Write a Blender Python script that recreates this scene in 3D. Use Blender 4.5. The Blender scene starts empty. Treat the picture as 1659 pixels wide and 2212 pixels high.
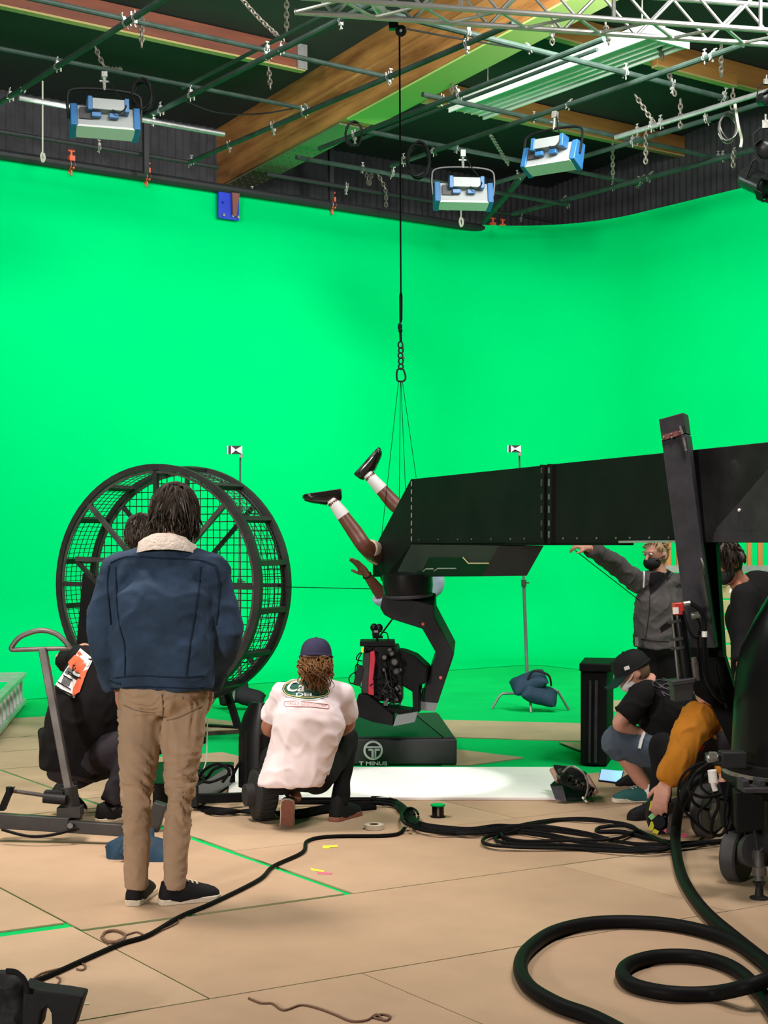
import bpy, math, random
import numpy as np
from mathutils import Vector, Matrix, noise
from mathutils.bvhtree import BVHTree
random.seed(7)
V = Vector
Z = V((0, 0, 1))
PI = math.pi
scene = bpy.context.scene
COL = scene.collection

# ------------------------------------------------------------------ camera
F, CX, HY, CH = 3200.0, 829.5, 1150.0, 1.6      # focal length in px, centre, horizon row, camera height
cam_d = bpy.data.cameras.new('camera')
cam_d.sensor_fit = 'VERTICAL'
cam_d.sensor_height = 24.0
cam_d.lens = 24.0 * F / 2212.0
cam_d.shift_y = (HY - 1106.0) / 2212.0
cam_d.clip_end = 200
cam = bpy.data.objects.new('camera', cam_d)
COL.objects.link(cam)
cam.location = (0, 0, CH)
cam.rotation_euler = (PI / 2, 0, 0)
scene.camera = cam


def P(x, y, d):
    return V(((x - CX) / F * d, d, CH - (y - HY) / F * d))


def G(x, y, z=0.0):
    return P(x, y, F * (CH - z) / (y - HY))


def PZ(x, y, z):
    return P(x, y, F * (z - CH) / (HY - y))


# room axes: U runs along the left green wall, W along the right one
U = V((.813, .582, 0)).normalized()
W = V((-.582, .813, 0)).normalized()
CORNER = V((2.15, 20.0, 0))

# ------------------------------------------------------------------ world, lights, exposure
world = bpy.data.worlds.new('world')
scene.world = world
world.use_nodes = True
world.node_tree.nodes['Background'].inputs[0].default_value = (.5, .52, .55, 1)
world.node_tree.nodes['Background'].inputs[1].default_value = .012
scene.view_settings.view_transform = 'Standard'
scene.view_settings.look = 'None'
scene.view_settings.exposure = 0.0
scene.view_settings.gamma = 1.0
scene.cycles.max_bounces = 4
scene.cycles.diffuse_bounces = 2
scene.cycles.glossy_bounces = 2
scene.cycles.caustics_reflective = False
scene.cycles.caustics_refractive = False


def area(name, loc, target, sx, sy, power, color=(1, 1, 1), spread=180):
    l = bpy.data.lights.new(name, 'AREA')
    l.shape = 'RECTANGLE'
    l.size, l.size_y, l.energy, l.color = sx, sy, power, color
    l.spread = math.radians(spread)
    o = bpy.data.objects.new(name, l)
    COL.objects.link(o)
    o.location = loc
    o.rotation_euler = (V(target) - V(loc)).to_track_quat('-Z', 'Y').to_euler()
    return o


# studio lamps hung from the grid in front of the two green walls (above the frame)
def wall_lamp(a, b, z, ta, tz, power, sx=1.6, sy=.8, spread=130):
    p = CORNER + U * a + W * b
    area('wall_wash_lamp', (p.x, p.y, z), V((CORNER.x, CORNER.y, 0)) + U * ta[0] + W * ta[1] + Z * tz, sx, sy, power, (1, 1, .97), spread)


wall_lamp(-11.5, -6.3, 6.1, (-9, 0), 2.2, 105)
wall_lamp(-8.0, -6.6, 6.1, (-6.6, 0), 2.4, 118)
wall_lamp(-5.0, -7.2, 6.1, (-4.2, 0), 2.6, 145)
wall_lamp(-5.5, -9.5, 6.1, (0, -4.0), 2.4, 148)
wall_lamp(-5.2, -6.5, 6.1, (0, -1.2), 2.2, 92)
# unseen house lamps over the crew, plus an added key behind the camera
area('unseen_lamp', (-2.4, 6.9, 5.9), (-1.8, 7.2, 0), 1.0, 1.0, 66, (1, .88, .78), 72)
area('unseen_lamp', (1.7, 5.4, 5.9), (1.2, 6.8, 0), 1.2, 1.2, 78, (1, .92, .85), 100)
area('unseen_lamp', (-7.0, -4.0, 3.4), (-.9, 9.0, 1.4), 1.0, 1.0, 440, (1, .93, .88), 120)  # added key, low behind the camera, brightens the backs of the crew
area('unseen_lamp', (-3.2, 9.0, 5.8), (-1.0, 9.5, 0), 1.2, 1.2, 65, (1, .95, .9), 140)
area('unseen_lamp', (3.2, 8.0, 5.8), (1.2, 9.5, 0), 1.2, 1.2, 105, (1, .95, .9), 140)
sp = bpy.data.lights.new('spot_lamp', 'SPOT')
sp.energy, sp.spot_size, sp.spot_blend, sp.shadow_soft_size = 900, math.radians(11.0), .25, .05
spo = bpy.data.objects.new('spot_lamp', sp)
COL.objects.link(spo)
spo.location = (-.5, 7.2, 5.9)
spo.rotation_euler = (V((.22, 9.4, 0)) - V(spo.location)).to_track_quat('-Z', 'Y').to_euler()


# ------------------------------------------------------------------ materials
def mat(name, color, rough=.6, metal=0.0, var=.0, vscale=8.0, bump=0.0, bscale=60.0, stretch=None, spec=.5, emit=None, color2=None, coat=0.0):
    m = bpy.data.materials.new(name)
    m.use_nodes = True
    nt = m.node_tree
    b = nt.nodes['Principled BSDF']
    b.inputs['Base Color'].default_value = (*color, 1)
    b.inputs['Roughness'].default_value = rough
    b.inputs['Metallic'].default_value = metal
    b.inputs['Specular IOR Level'].default_value = spec
    if coat:
        b.inputs['Coat Weight'].default_value = coat
    if emit:
        b.inputs['Emission Color'].default_value = (*emit[:3], 1)
        b.inputs['Emission Strength'].default_value = emit[3]
    if var or bump or color2:
        tc = nt.nodes.new('ShaderNodeTexCoord')
        mp = nt.nodes.new('ShaderNodeMapping')
        nt.links.new(tc.outputs['Object'], mp.inputs['Vector'])
        if stretch:
            mp.inputs['Scale'].default_value = stretch
    if var or color2:
        n = nt.nodes.new('ShaderNodeTexNoise')
        n.inputs['Scale'].default_value = vscale
        n.inputs['Detail'].default_value = 5
        n.inputs['Roughness'].default_value = .6
        nt.links.new(mp.outputs[0], n.inputs['Vector'])
        r = nt.nodes.new('ShaderNodeValToRGB')
        r.color_ramp.elements[0].position = .33
        r.color_ramp.elements[1].position = .67
        c2 = color2 or tuple(min(1, c * (1 + var)) for c in color)
        c1 = color if color2 else tuple(c * (1 - var) for c in color)
        r.color_ramp.elements[0].color = (*c1, 1)
        r.color_ramp.elements[1].color = (*c2, 1)
        nt.links.new(n.outputs['Fac'], r.inputs[0])
        nt.links.new(r.outputs[0], b.inputs['Base Color'])
    if bump:
        n2 = nt.nodes.new('ShaderNodeTexNoise')
        n2.inputs['Scale'].default_value = bscale
        n2.inputs['Detail'].default_value = 4
        nt.links.new(mp.outputs[0], n2.inputs['Vector'])
        bp = nt.nodes.new('ShaderNodeBump')
        bp.inputs['Strength'].default_value = bump
        bp.inputs['Distance'].default_value = .01
        nt.links.new(n2.outputs['Fac'], bp.inputs['Height'])
        nt.links.new(bp.outputs[0], b.inputs['Normal'])
    return m


def wood_mat(name, c1, c2, along, scale=3.0):
    """glued laminated timber: long streaks along a world direction"""
    m = bpy.data.materials.new(name)
    m.use_nodes = True
    nt = m.node_tree
    b = nt.nodes['Principled BSDF']
    b.inputs['Roughness'].default_value = .45
    tc = nt.nodes.new('ShaderNodeTexCoord')
    mp = nt.nodes.new('ShaderNodeMapping')
    mp.inputs['Scale'].default_value = (.12, 1, 1)
    nt.links.new(tc.outputs['Object'], mp.inputs['Vector'])
    n = nt.nodes.new('ShaderNodeTexNoise')
    n.inputs['Scale'].default_value = scale
    n.inputs['Detail'].default_value = 8
    n.inputs['Roughness'].default_value = .65
    nt.links.new(mp.outputs[0], n.inputs['Vector'])
    r = nt.nodes.new('ShaderNodeValToRGB')
    r.color_ramp.elements[0].position = .35
    r.color_ramp.elements[0].color = (*c1, 1)
    r.color_ramp.elements[1].position = .65
    r.color_ramp.elements[1].color = (*c2, 1)
    nt.links.new(n.outputs['Fac'], r.inputs[0])
    nt.links.new(r.outputs[0], b.inputs['Base Color'])
    return m


M = {}
M['green'] = mat('green_screen_paint', (.0, .575, .158), .95, var=.02, vscale=.6, spec=.0)
M['green_floor'] = mat('green_floor_paint', (.0, .47, .105), .8, var=.10, vscale=1.3, bump=.1, bscale=8, spec=.1)
M['hardboard'] = mat('hardboard', (.40, .275, .178), .75, var=.09, vscale=1.6, bump=.05, bscale=120, spec=.25)
M['hardboard_b'] = mat('hardboard_pale', (.43, .305, .20), .75, var=.09, vscale=1.8, bump=.05, bscale=120, spec=.25)
M['edge'] = mat('board_edge', (.05, .035, .025), .9)
M['pleat'] = mat('black_quilted_cloth', (.028, .027, .030), .9, var=.3, vscale=5)
M['ceiling'] = mat('dark_roof_deck', (.011, .017, .014), .9, var=.2, vscale=1.0)
M['pipe'] = mat('painted_pipe', (.026, .042, .034), .5, .0, var=.25, vscale=5, spec=.12)
M['pipe_black'] = mat('black_pipe', (.02, .02, .022), .5, .0, spec=.3)
M['chrome'] = mat('galvanised_steel', (.27, .27, .265), .48, .7, var=.15, vscale=12)
M['alu'] = mat('aluminium', (.50, .50, .48), .42, .55, var=.12, vscale=6)
M['steel'] = mat('raw_steel', (.115, .105, .098), .45, .6, var=.25, vscale=9)
M['wheel_steel'] = mat('wheel_steel', (.032, .029, .028), .5, .3, var=.3, vscale=6)
M['mesh_wire'] = mat('mesh_wire', (.035, .05, .042), .5, .5)
M['clamp'] = mat('clamp_metal', (.26, .25, .23), .45, .5, var=.3, vscale=40)
M['orange'] = mat('orange_clamp', (.62, .10, .04), .5)
M['chain'] = mat('chain_steel', (.17, .145, .12), .5, .6)
M['blue'] = mat('lamp_blue', (.014, .085, .21), .5)
M['silver'] = mat('lamp_silver', (.20, .215, .21), .5, .0)
M['white'] = mat('white_enamel', (.78, .78, .75), .4)
M['blue_plate'] = mat('blue_painted_steel', (.006, .03, .52), .45)
M['rust'] = mat('brown_steel_web', (.20, .06, .055), .6)
M['black'] = mat('black_paint', (.0075, .0078, .0082), .6, var=.3, vscale=3, bump=.04, bscale=40, spec=.12)
M['black_worn'] = mat('worn_black_paint', (.016, .016, .017), .55, var=.5, vscale=4, bump=.06, bscale=30, spec=.2)
M['black_bar'] = mat('satin_black_paint', (.036, .034, .040), .55, spec=.25, var=.25, vscale=9, bump=.05, bscale=60)
M['black_gloss'] = mat('gloss_black', (.006, .006, .0065), .32, spec=.25)
M['grey_plate'] = mat('dark_grey_plate', (.033, .031, .032), .55, spec=.25, var=.15, vscale=5)
M['rubber'] = mat('black_rubber', (.014, .014, .014), .6, spec=.15, bump=.05, bscale=90)
M['hose'] = mat('hose_rubber', (.0065, .0065, .007), .5, spec=.06)
M['tyre'] = mat('tyre_rubber', (.012, .012, .012), .75, bump=.25, bscale=60)
M['grey_tyre'] = mat('grey_wheel', (.036, .036, .038), .6, var=.2, vscale=10)
M['white_board'] = mat('white_board', (.88, .86, .86), .5, var=.02)
M['pad_side'] = mat('black_vinyl', (.023, .022, .0235), .6, bump=.08, bscale=20)
M['pad_top'] = mat('dark_green_vinyl', (.010, .03, .02), .6, spec=.3, bump=.12, bscale=9)
M['print_white'] = mat('white_print', (.80, .80, .80), .6)
M['red'] = mat('red_strap', (.50, .02, .045), .6, bump=.1, bscale=50)
M['red_cap'] = mat('red_plastic', (.52, .03, .03), .4)
M['yellow'] = mat('yellow_tape', (.80, .75, .05), .6)
M['pink'] = mat('pink_tape', (.80, .13, .22), .6)
M['tape_green'] = mat('light_green_tape', (.35, .75, .30), .6)
M['blue_glow'] = mat('screen_blue', (.3, .5, .9), .3, emit=(.32, .55, 1.0, .75))
M['sandbag'] = mat('blue_nylon', (.010, .035, .065), .65, spec=.25, var=.2, vscale=14, bump=.25, bscale=22)
M['sandbag_dark'] = mat('black_nylon', (.010, .011, .0125), .65, spec=.2, bump=.25, bscale=22)
M['khaki_seam'] = mat('khaki_seam', (.19, .125, .08), .85)
M['twine'] = mat('brown_twine', (.14, .075, .045), .9)
M['copper'] = mat('brown_tube', (.33, .20, .15), .5)
M['slat_wood'] = mat('pale_wood', (.56, .55, .26), .7, var=.1, vscale=4)
M['orange_board'] = mat('orange_board', (.55, .20, .045), .6)
M['skin_light'] = mat('skin_light', (.60, .30, .215), .5, var=.06, vscale=12, spec=.4)
M['skin_tan'] = mat('skin_tan', (.46, .20, .13), .5, var=.06, vscale=12, spec=.4)
M['skin_dark'] = mat('skin_dark', (.15, .05, .03), .4, var=.12, vscale=9, spec=.5)
M['denim'] = mat('blue_denim', (.028, .05, .092), .85, var=.35, vscale=5, bump=.18, bscale=260, spec=.2)
M['denim_seam'] = mat('denim_seam', (.010, .020, .042), .85, spec=.2)
M['fleece'] = mat('cream_fleece', (.66, .56, .49), .95, var=.12, vscale=40, bump=.8, bscale=110)
M['khaki'] = mat('khaki_cotton', (.37, .255, .17), .8, var=.10, vscale=4, bump=.10, bscale=240, spec=.2)
M['black_cotton'] = mat('black_cotton', (.0065, .006, .0068), .9, var=.2, vscale=6, spec=.2)
M['charcoal_cotton'] = mat('charcoal_cotton', (.024, .02, .025), .85, var=.2, vscale=6, spec=.2)
M['white_cotton'] = mat('white_cotton', (.84, .72, .745), .85, var=.02, spec=.2)
M['grey_fleece'] = mat('grey_sweat', (.085, .078, .078), .9, var=.16, vscale=7, bump=.1, bscale=200, spec=.2)
M['mustard'] = mat('mustard_fleece', (.50, .19, .018), .9, var=.08, vscale=6, bump=.1, bscale=200, spec=.2)
M['blue_shorts'] = mat('slate_blue_cotton', (.075, .10, .135), .85, var=.12, vscale=8, spec=.2)
M['sky_cotton'] = mat('pale_blue_cotton', (.50, .62, .80), .8, spec=.2)
M['cream_cotton'] = mat('cream_cotton', (.72, .60, .44), .8, spec=.2)
M['navy_cap'] = mat('navy_twill', (.035, .033, .075), .85, var=.12, vscale=20, spec=.2)
M['black_cap'] = mat('black_twill', (.010, .011, .012), .8, spec=.2)
M['cap_green'] = mat('dark_green_twill', (.008, .035, .03), .8, spec=.2)
M['white_sock'] = mat('white_sock', (.82, .80, .80), .9)
M['grey_sock'] = mat('grey_sock', (.12, .12, .125), .9)
M['shoe_black'] = mat('black_canvas', (.008, .008, .009), .75, spec=.2)
M['shoe_leather'] = mat('black_leather', (.012, .010, .008), .2, coat=.4)
M['shoe_green'] = mat('green_suede', (.015, .10, .095), .85)
M['sole_white'] = mat('cream_sole', (.62, .55, .43), .65, var=.15, vscale=30)
M['sole_brown'] = mat('rust_sole', (.25, .085, .05), .75, var=.15, vscale=30)
M['hair_dark'] = mat('dark_brown_hair', (.032, .020, .013), .5, var=.45, vscale=25, stretch=(1, 1, .25))
M['hair_brown'] = mat('wavy_brown_hair', (.135, .062, .025), .45, color2=(.34, .17, .075), vscale=22)
M['hair_blond'] = mat('short_blond_hair', (.42, .27, .14), .7, var=.2, vscale=50)
M['mask'] = mat('black_mask', (.012, .012, .012), .8)
M['mask_white'] = mat('white_mask', (.7, .68, .66), .8)
M['eye'] = mat('eye', (.05, .03, .02), .2)
M['print_green'] = mat('green_print', (.02, .13, .085), .8)
M['print_yellow'] = mat('yellow_print', (.72, .60, .16), .8)
M['print_pink'] = mat('pink_print', (.62, .33, .33), .8)
M['print_red'] = mat('red_print', (.78, .13, .05), .8)
M['print_grey'] = mat('grey_print', (.10, .10, .105), .8)
M['cable_ivory'] = mat('pale_cord', (.42, .40, .33), .6)


# ------------------------------------------------------------------ mesh helpers
class MB:
    def __init__(s):
        s.v, s.f = [], []
        s.clean = False

    def add(s, vs, fs):
        o = len(s.v)
        s.v += [V(x) for x in vs]
        s.f += [tuple(i + o for i in f) for f in fs]
        return s

    def box(s, c, size, R=None):
        c = V(c)
        hx, hy, hz = size[0] / 2, size[1] / 2, size[2] / 2
        vs = [V((x, y, z)) for x in (-hx, hx) for y in (-hy, hy) for z in (-hz, hz)]
        vs = [c + (R @ q if R else q) for q in vs]
        return s.add(vs, [(0, 1, 3, 2), (4, 6, 7, 5), (0, 4, 5, 1), (2, 3, 7, 6), (0, 2, 6, 4), (1, 5, 7, 3)])

    def bar(s, a, b, w, h, up=Z):
        a, b = V(a), V(b)
        d = (b - a)
        L = d.length
        d.normalize()
        side = d.cross(V(up))
        if side.length < 1e-4:
            side = d.cross(V((1, 0, 0)))
        side.normalize()
        u2 = side.cross(d)
        R = Matrix((d, side, u2)).transposed()
        return s.box((a + b) / 2, (L, w, h), R)

    def frames(s, pts, closed=False):
        n = len(pts)
        tans = []
        for i in range(n):
            if closed:
                t = pts[(i + 1) % n] - pts[i - 1]
            else:
                t = pts[min(i + 1, n - 1)] - pts[max(i - 1, 0)]
            tans.append(t.normalized() if t.length > 1e-9 else V((0, 0, 1)))
        ref = Z if abs(tans[0].z) < .9 else V((1, 0, 0))
        nrm = (ref - tans[0] * ref.dot(tans[0])).normalized()
        out = []
        for t in tans:
            nrm = (nrm - t * nrm.dot(t))
            nrm = nrm.normalized() if nrm.length > 1e-6 else t.orthogonal().normalized()
            out.append((t, nrm, t.cross(nrm)))
        return out

    def tube(s, pts, r, n=8, closed=False, caps=True, flat=1.0):
        pts = [V(p) for p in pts]
        rs = r if isinstance(r, (list, tuple)) else [r] * len(pts)
        vs, fs = [], []
        for p, rr, (t, a, b) in zip(pts, rs, s.frames(pts, closed)):
            for k in range(n):
                th = 2 * PI * k / n
                vs.append(p + a * math.cos(th) * rr + b * math.sin(th) * rr * flat)
        m = len(pts)
        for i in range(m if closed else m - 1):
            j = (i + 1) % m
            for k in range(n):
                k2 = (k + 1) % n
                fs.append((i * n + k, i * n + k2, j * n + k2, j * n + k))
        if caps and not closed:
            fs.append(tuple(range(n - 1, -1, -1)))
            fs.append(tuple((m - 1) * n + k for k in range(n)))
        return s.add(vs, fs)

    def cyl(s, a, b, r0, r1=None, n=16):
        return s.tube([a, b], [r0, r0 if r1 is None else r1], n)

    def loft(s, rings, caps=True, closed=False):
        n = len(rings[0])
        vs = [q for r in rings for q in r]
        fs = []
        m = len(rings)
        for i in range(m if closed else m - 1):
            j = (i + 1) % m
            for k in range(n):
                k2 = (k + 1) % n
                fs.append((i * n + k, i * n + k2, j * n + k2, j * n + k))
        if caps and not closed:
            fs.append(tuple(range(n - 1, -1, -1)))
            fs.append(tuple((m - 1) * n + k for k in range(n)))
        return s.add(vs, fs)

    def prism(s, poly, vec):
        poly = [V(p) for p in poly]
        vec = V(vec)
        n = len(poly)
        vs = poly + [p + vec for p in poly]
        fs = [tuple(range(n)), tuple(range(2 * n - 1, n - 1, -1))]
        for k in range(n):
            k2 = (k + 1) % n
            fs.append((k, n + k, n + k2, k2))
        return s.add(vs, fs)

    def ell(s, c, rad, R=None, nu=16, nv=10):
        c = V(c)
        if isinstance(rad, (int, float)):
            rad = (rad,) * 3
        vs, fs = [], []
        for i in range(1, nv):
            ph = PI * i / nv
            for k in range(nu):
                th = 2 * PI * k / nu
                q = V((rad[0] * math.sin(ph) * math.cos(th), rad[1] * math.sin(ph) * math.sin(th), rad[2] * math.cos(ph)))
                vs.append(c + (R @ q if R else q))
        top, bot = V((0, 0, rad[2])), V((0, 0, -rad[2]))
        vs += [c + (R @ top if R else top), c + (R @ bot if R else bot)]
        T, B = len(vs) - 2, len(vs) - 1
        for i in range(nv - 2):
            for k in range(nu):
                k2 = (k + 1) % nu
                fs.append((i * nu + k, (i + 1) * nu + k, (i + 1) * nu + k2, i * nu + k2))
        for k in range(nu):
            k2 = (k + 1) % nu
            fs.append((T, k, k2))
            fs.append((B, (nv - 2) * nu + k2, (nv - 2) * nu + k))
        return s.add(vs, fs)

    def ring(s, c, axis, R, r, n=32, m=8, start=0, end=2 * PI, ref=None):
        c, axis = V(c), V(axis).normalized()
        a = V(ref) if ref is not None else axis.orthogonal()
        a = (a - axis * a.dot(axis)).normalized()
        b = axis.cross(a)
        full = abs(end - start - 2 * PI) < 1e-4
        k = n if full else n + 1
        pts = [c + (a * math.cos(start + (end - start) * i / n) + b * math.sin(start + (end - start) * i / n)) * R for i in range(k)]
        return s.tube(pts, r, m, closed=full)

    def hoop(s, c, axis, R, w, t, n=48):
        """flat band: width w along the axis, thickness t radially, outer radius R"""
        c, axis = V(c), V(axis).normalized()
        a = Z - axis * axis.z
        a = a.normalized() if a.length > 1e-3 else V((1, 0, 0))
        b = axis.cross(a)
        rings = []
        for i in range(n):
            th = 2 * PI * i / n
            e = a * math.cos(th) + b * math.sin(th)
            rings.append([c + e * R - axis * w / 2, c + e * R + axis * w / 2, c + e * (R - t) + axis * w / 2, c + e * (R - t) - axis * w / 2])
        return s.loft(rings, closed=True)

    def mesh(s, name, inv=None):
        me = bpy.data.meshes.new(name)
        vs = [inv @ q for q in s.v] if inv else s.v
        me.from_pydata([tuple(q) for q in vs], [], s.f)
        me.update()
        return me


def recalc(me):
    import bmesh
    bm = bmesh.new()
    bm.from_mesh(me)
    bmesh.ops.recalc_face_normals(bm, faces=bm.faces)
    bm.to_mesh(me)
    bm.free()


def inv_of(o):
    """world matrix of a freshly made root (parts sit at identity below it)"""
    m = Matrix.Identity(4)
    while o is not None:
        m = o.matrix_basis @ m
        o = o.parent
    return m.inverted()


def tag(o, label=None, cat=None, group=None, kind=None):
    if label:
        o['label'] = label
    if cat:
        o['category'] = cat
    if group:
        o['group'] = group
    if kind:
        o['kind'] = kind
    return o


def link(name, me, m, parent=None, smooth=.6, bevel=0):
    o = bpy.data.objects.new(name, me)
    COL.objects.link(o)
    if m is not None:
        me.materials.clear()
        me.materials.append(m)
    if parent is not None:
        o.parent = parent
    if smooth:
        me.polygons.foreach_set('use_smooth', [True] * len(me.polygons))
        if smooth < 3:
            me.set_sharp_from_angle(angle=smooth)
    if bevel:
        b = o.modifiers.new('bevel', 'BEVEL')
        b.width, b.segments, b.limit_method, b.angle_limit = bevel, 2, 'ANGLE', .6
    return o


def put(name, mb, m, parent=None, local=False, smooth=.6, bevel=0, label=None, cat=None, group=None, kind=None):
    """make one mesh object from world-space (or, with local, parent-space) geometry"""
    if isinstance(m, str):
        m = M[m]
    if parent is None and not local:
        cs = mb.v
        lo = V((min(q.x for q in cs), min(q.y for q in cs), min(q.z for q in cs)))
        hi = V((max(q.x for q in cs), max(q.y for q in cs), max(q.z for q in cs)))
        base = V(((lo.x + hi.x) / 2, (lo.y + hi.y) / 2, lo.z))
        me = mb.mesh(name, Matrix.Translation(-base))
        s_ = mb.clean or recalc(me)
        o = link(name, me, m, None, smooth, bevel)
        o.location = base
    else:
        me = mb.mesh(name, None if local else inv_of(parent))
        s_ = mb.clean or recalc(me)
        o = link(name, me, m, parent, smooth, bevel)
    return tag(o, label, cat, group, kind)


def thing(name, loc, label, cat, group=None, R=None):
    o = bpy.data.objects.new(name, None)
    o.empty_display_size = .1
    COL.objects.link(o)
    o.matrix_basis = Matrix.Translation(V(loc)) @ (R.to_4x4() if R else Matrix.Identity(4))
    return tag(o, label, cat, group)


def copy_tree(o, parent=None):
    c = o.copy()
    COL.objects.link(c)
    c.parent = parent
    for ch in list(o.children):
        copy_tree(ch, c)
    return c


def spline(pts, n=8, closed=False):
    """Catmull-Rom through the points"""
    pts = [V(p) for p in pts]
    m = len(pts)
    out = []
    for i in range(m if closed else m - 1):
        if closed:
            a, b, c, d = pts[i - 1], pts[i], pts[(i + 1) % m], pts[(i + 2) % m]
        else:
            a, b, c, d = pts[max(i - 1, 0)], pts[i], pts[i + 1], pts[min(i + 2, m - 1)]
        for k in range(n):
            t = k / n
            out.append(.5 * ((2 * b) + (c - a) * t + (2 * a - 5 * b + 4 * c - d) * t * t + (3 * b - a - 3 * c + d) * t ** 3))
    if not closed:
        out.append(pts[-1])
    return out


def blob(mb, voxel=.012, smooth=4, folds=None, fac=.5):
    """fuse overlapping shapes into one continuous skin; returns world-space verts and faces"""
    me = mb.mesh('tmp')
    recalc(me)
    o = bpy.data.objects.new('tmp', me)
    ts = bpy.data.scenes.new('tmp')
    ts.collection.objects.link(o)
    r = o.modifiers.new('r', 'REMESH')
    r.mode = 'VOXEL'
    r.voxel_size = voxel
    if smooth:
        sm = o.modifiers.new('s', 'SMOOTH')
        sm.factor, sm.iterations = fac, smooth
    ts.view_layers[0].update()
    dg = ts.view_layers[0].depsgraph
    me2 = bpy.data.meshes.new_from_object(o.evaluated_get(dg))
    bpy.data.objects.remove(o)
    bpy.data.scenes.remove(ts)
    bpy.data.meshes.remove(me)
    out = MB()
    out.clean = True
    n = len(me2.vertices)
    co = np.empty(n * 3)
    no = np.empty(n * 3)
    me2.vertices.foreach_get('co', co)
    me2.vertices.foreach_get('normal', no)
    co, no = co.reshape(-1, 3), no.reshape(-1, 3)
    if folds:
        d = np.zeros(n)
        nz = noise.noise
        for fo in folds:
            if callable(fo):
                d += fo(co, nz)
                continue
            amp, sx, sy, sz, seed = fo
            k = np.array([nz((x * sx + seed, y * sy, z * sz)) for x, y, z in co.tolist()])
            d += amp * 1.7 * k if amp > 0 else -amp * np.clip(1 - np.abs(k) * 4.5, 0, 1) ** 1.5 + amp * .25
        co = co + no * d[:, None]
    out.v = [V(q) for q in co.tolist()]
    out.f = [tuple(p.vertices) for p in me2.polygons]
    bpy.data.meshes.remove(me2)
    return out


def bvh(mb):
    return BVHTree.FromPolygons([tuple(q) for q in mb.v], mb.f)


CAMP = V((0, 0, CH))


def on_surface(tree, x, y, off=.004):
    """the point of a surface that shows at photograph position x, y, lifted slightly off it"""
    d = (P(x, y, 1.0) - CAMP).normalized()
    h = tree.ray_cast(CAMP, d, 40)
    if h[0] is None:
        return None
    n = h[1] if h[1].dot(d) < 0 else -h[1]
    return h[0] + n * off


def text_mesh(txt, size=1.0, bold=0.0, shear=0.0):
    cu = bpy.data.curves.new('txt', 'FONT')
    cu.body = txt
    cu.size = size
    cu.offset = bold
    cu.shear = shear
    cu.align_x = 'CENTER'
    cu.resolution_u = 3
    o = bpy.data.objects.new('txt', cu)
    ts = bpy.data.scenes.new('tmp')
    ts.collection.objects.link(o)
    ts.view_layers[0].update()
    dg = ts.view_layers[0].depsgraph
    me = bpy.data.meshes.new_from_object(o.evaluated_get(dg))
    vs = [vt.co.copy() for vt in me.vertices]
    fs = [tuple(p.vertices) for p in me.polygons]
    bpy.data.objects.remove(o)
    bpy.data.scenes.remove(ts)
    bpy.data.meshes.remove(me)
    return vs, fs
# ================================================================== the setting
def struct(name, mb, m, bevel=0, smooth=.6, parent=None):
    return put(name, mb, m, parent=parent, bevel=bevel, smooth=smooth, kind='structure' if parent is None else None)


def at(a, b, z=0.0):
    """room coordinates measured from the corner of the two green walls"""
    return CORNER + U * a + W * b + Z * z


# green painted concrete
mb = MB()
mb.add([at(-24, -24, -.0), at(4, -24, 0), at(4, 2, 0), at(-24, 2, 0)], [(0, 1, 2, 3)])
floor = struct('floor', mb, 'green_floor')

# continuous green cove: left wall, rounded corner, right wall
RC, RB, TOP = 1.7, .9, 5.6
plan = []
for a in np.linspace(-15, -RC, 40):
    plan.append((at(a, 0), -W))
for k in range(1, 16):
    th = PI / 2 * k / 16
    c = at(-RC, -RC)
    e = W * math.cos(th) + U * math.sin(th)
    plan.append((c + e * RC, -e))
for b in np.linspace(-RC, -11, 30):
    plan.append((at(0, b), -U))
prof = [(RB + .6, .004)] + [(RB - RB * math.sin(t), RB - RB * math.cos(t) + .004) for t in np.linspace(0, PI / 2, 10)] + [(0, 1.8), (0, 3.0), (0, 4.3), (0, TOP)]
vs, fs = [], []
for (p, n) in plan:
    for (o, z) in prof:
        vs.append(p + n * o + Z * z)
    vs.append(p - n * .06 + Z * TOP)
    vs.append(p - n * .06 + Z * 0)
k = len(prof) + 2
for i in range(len(plan) - 1):
    for j in range(k - 1):
        fs.append((i * k + j, (i + 1) * k + j, (i + 1) * k + j + 1, i * k + j + 1))
mb = MB().add(vs, fs)
me = mb.mesh('wall_back')
wall = link('wall_back', me, M['green'], None, smooth=1.2)
tag(wall, kind='structure')


# pleated black sound blankets on the building walls above and behind the cove
def pleats(name, p0, d, n, L, z0, z1f):
    vs, fs = [], []
    N = int(L / .025)
    for i in range(N + 1):
        t = L * i / N
        w = .016 * math.sin(2 * PI * t / .105) + .006 * math.sin(t * 17) + .01 * math.sin(t * 2.3)
        q = p0 + d * t + n * w
        vs += [q + Z * z0, q + Z * z1f(t)]
    for i in range(N):
        fs.append((2 * i, 2 * i + 2, 2 * i + 3, 2 * i + 1))
    return struct(name, MB().add(vs, fs), 'pleat', smooth=5)


OFF = .8
ROOF0, SLOPE = 6.5, .076
pleats('wall_left', at(-16, OFF), U, -W, 17.2, 4.6, lambda t: ROOF0 + .05)
pleats('wall_right', at(OFF, OFF + .2), -W, -U, 13.0, 4.6, lambda t: ROOF0 + SLOPE * t + .05)


def roof_z(p):
    b = (p - CORNER).dot(W)
    return ROOF0 + SLOPE * (OFF - b)


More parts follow.
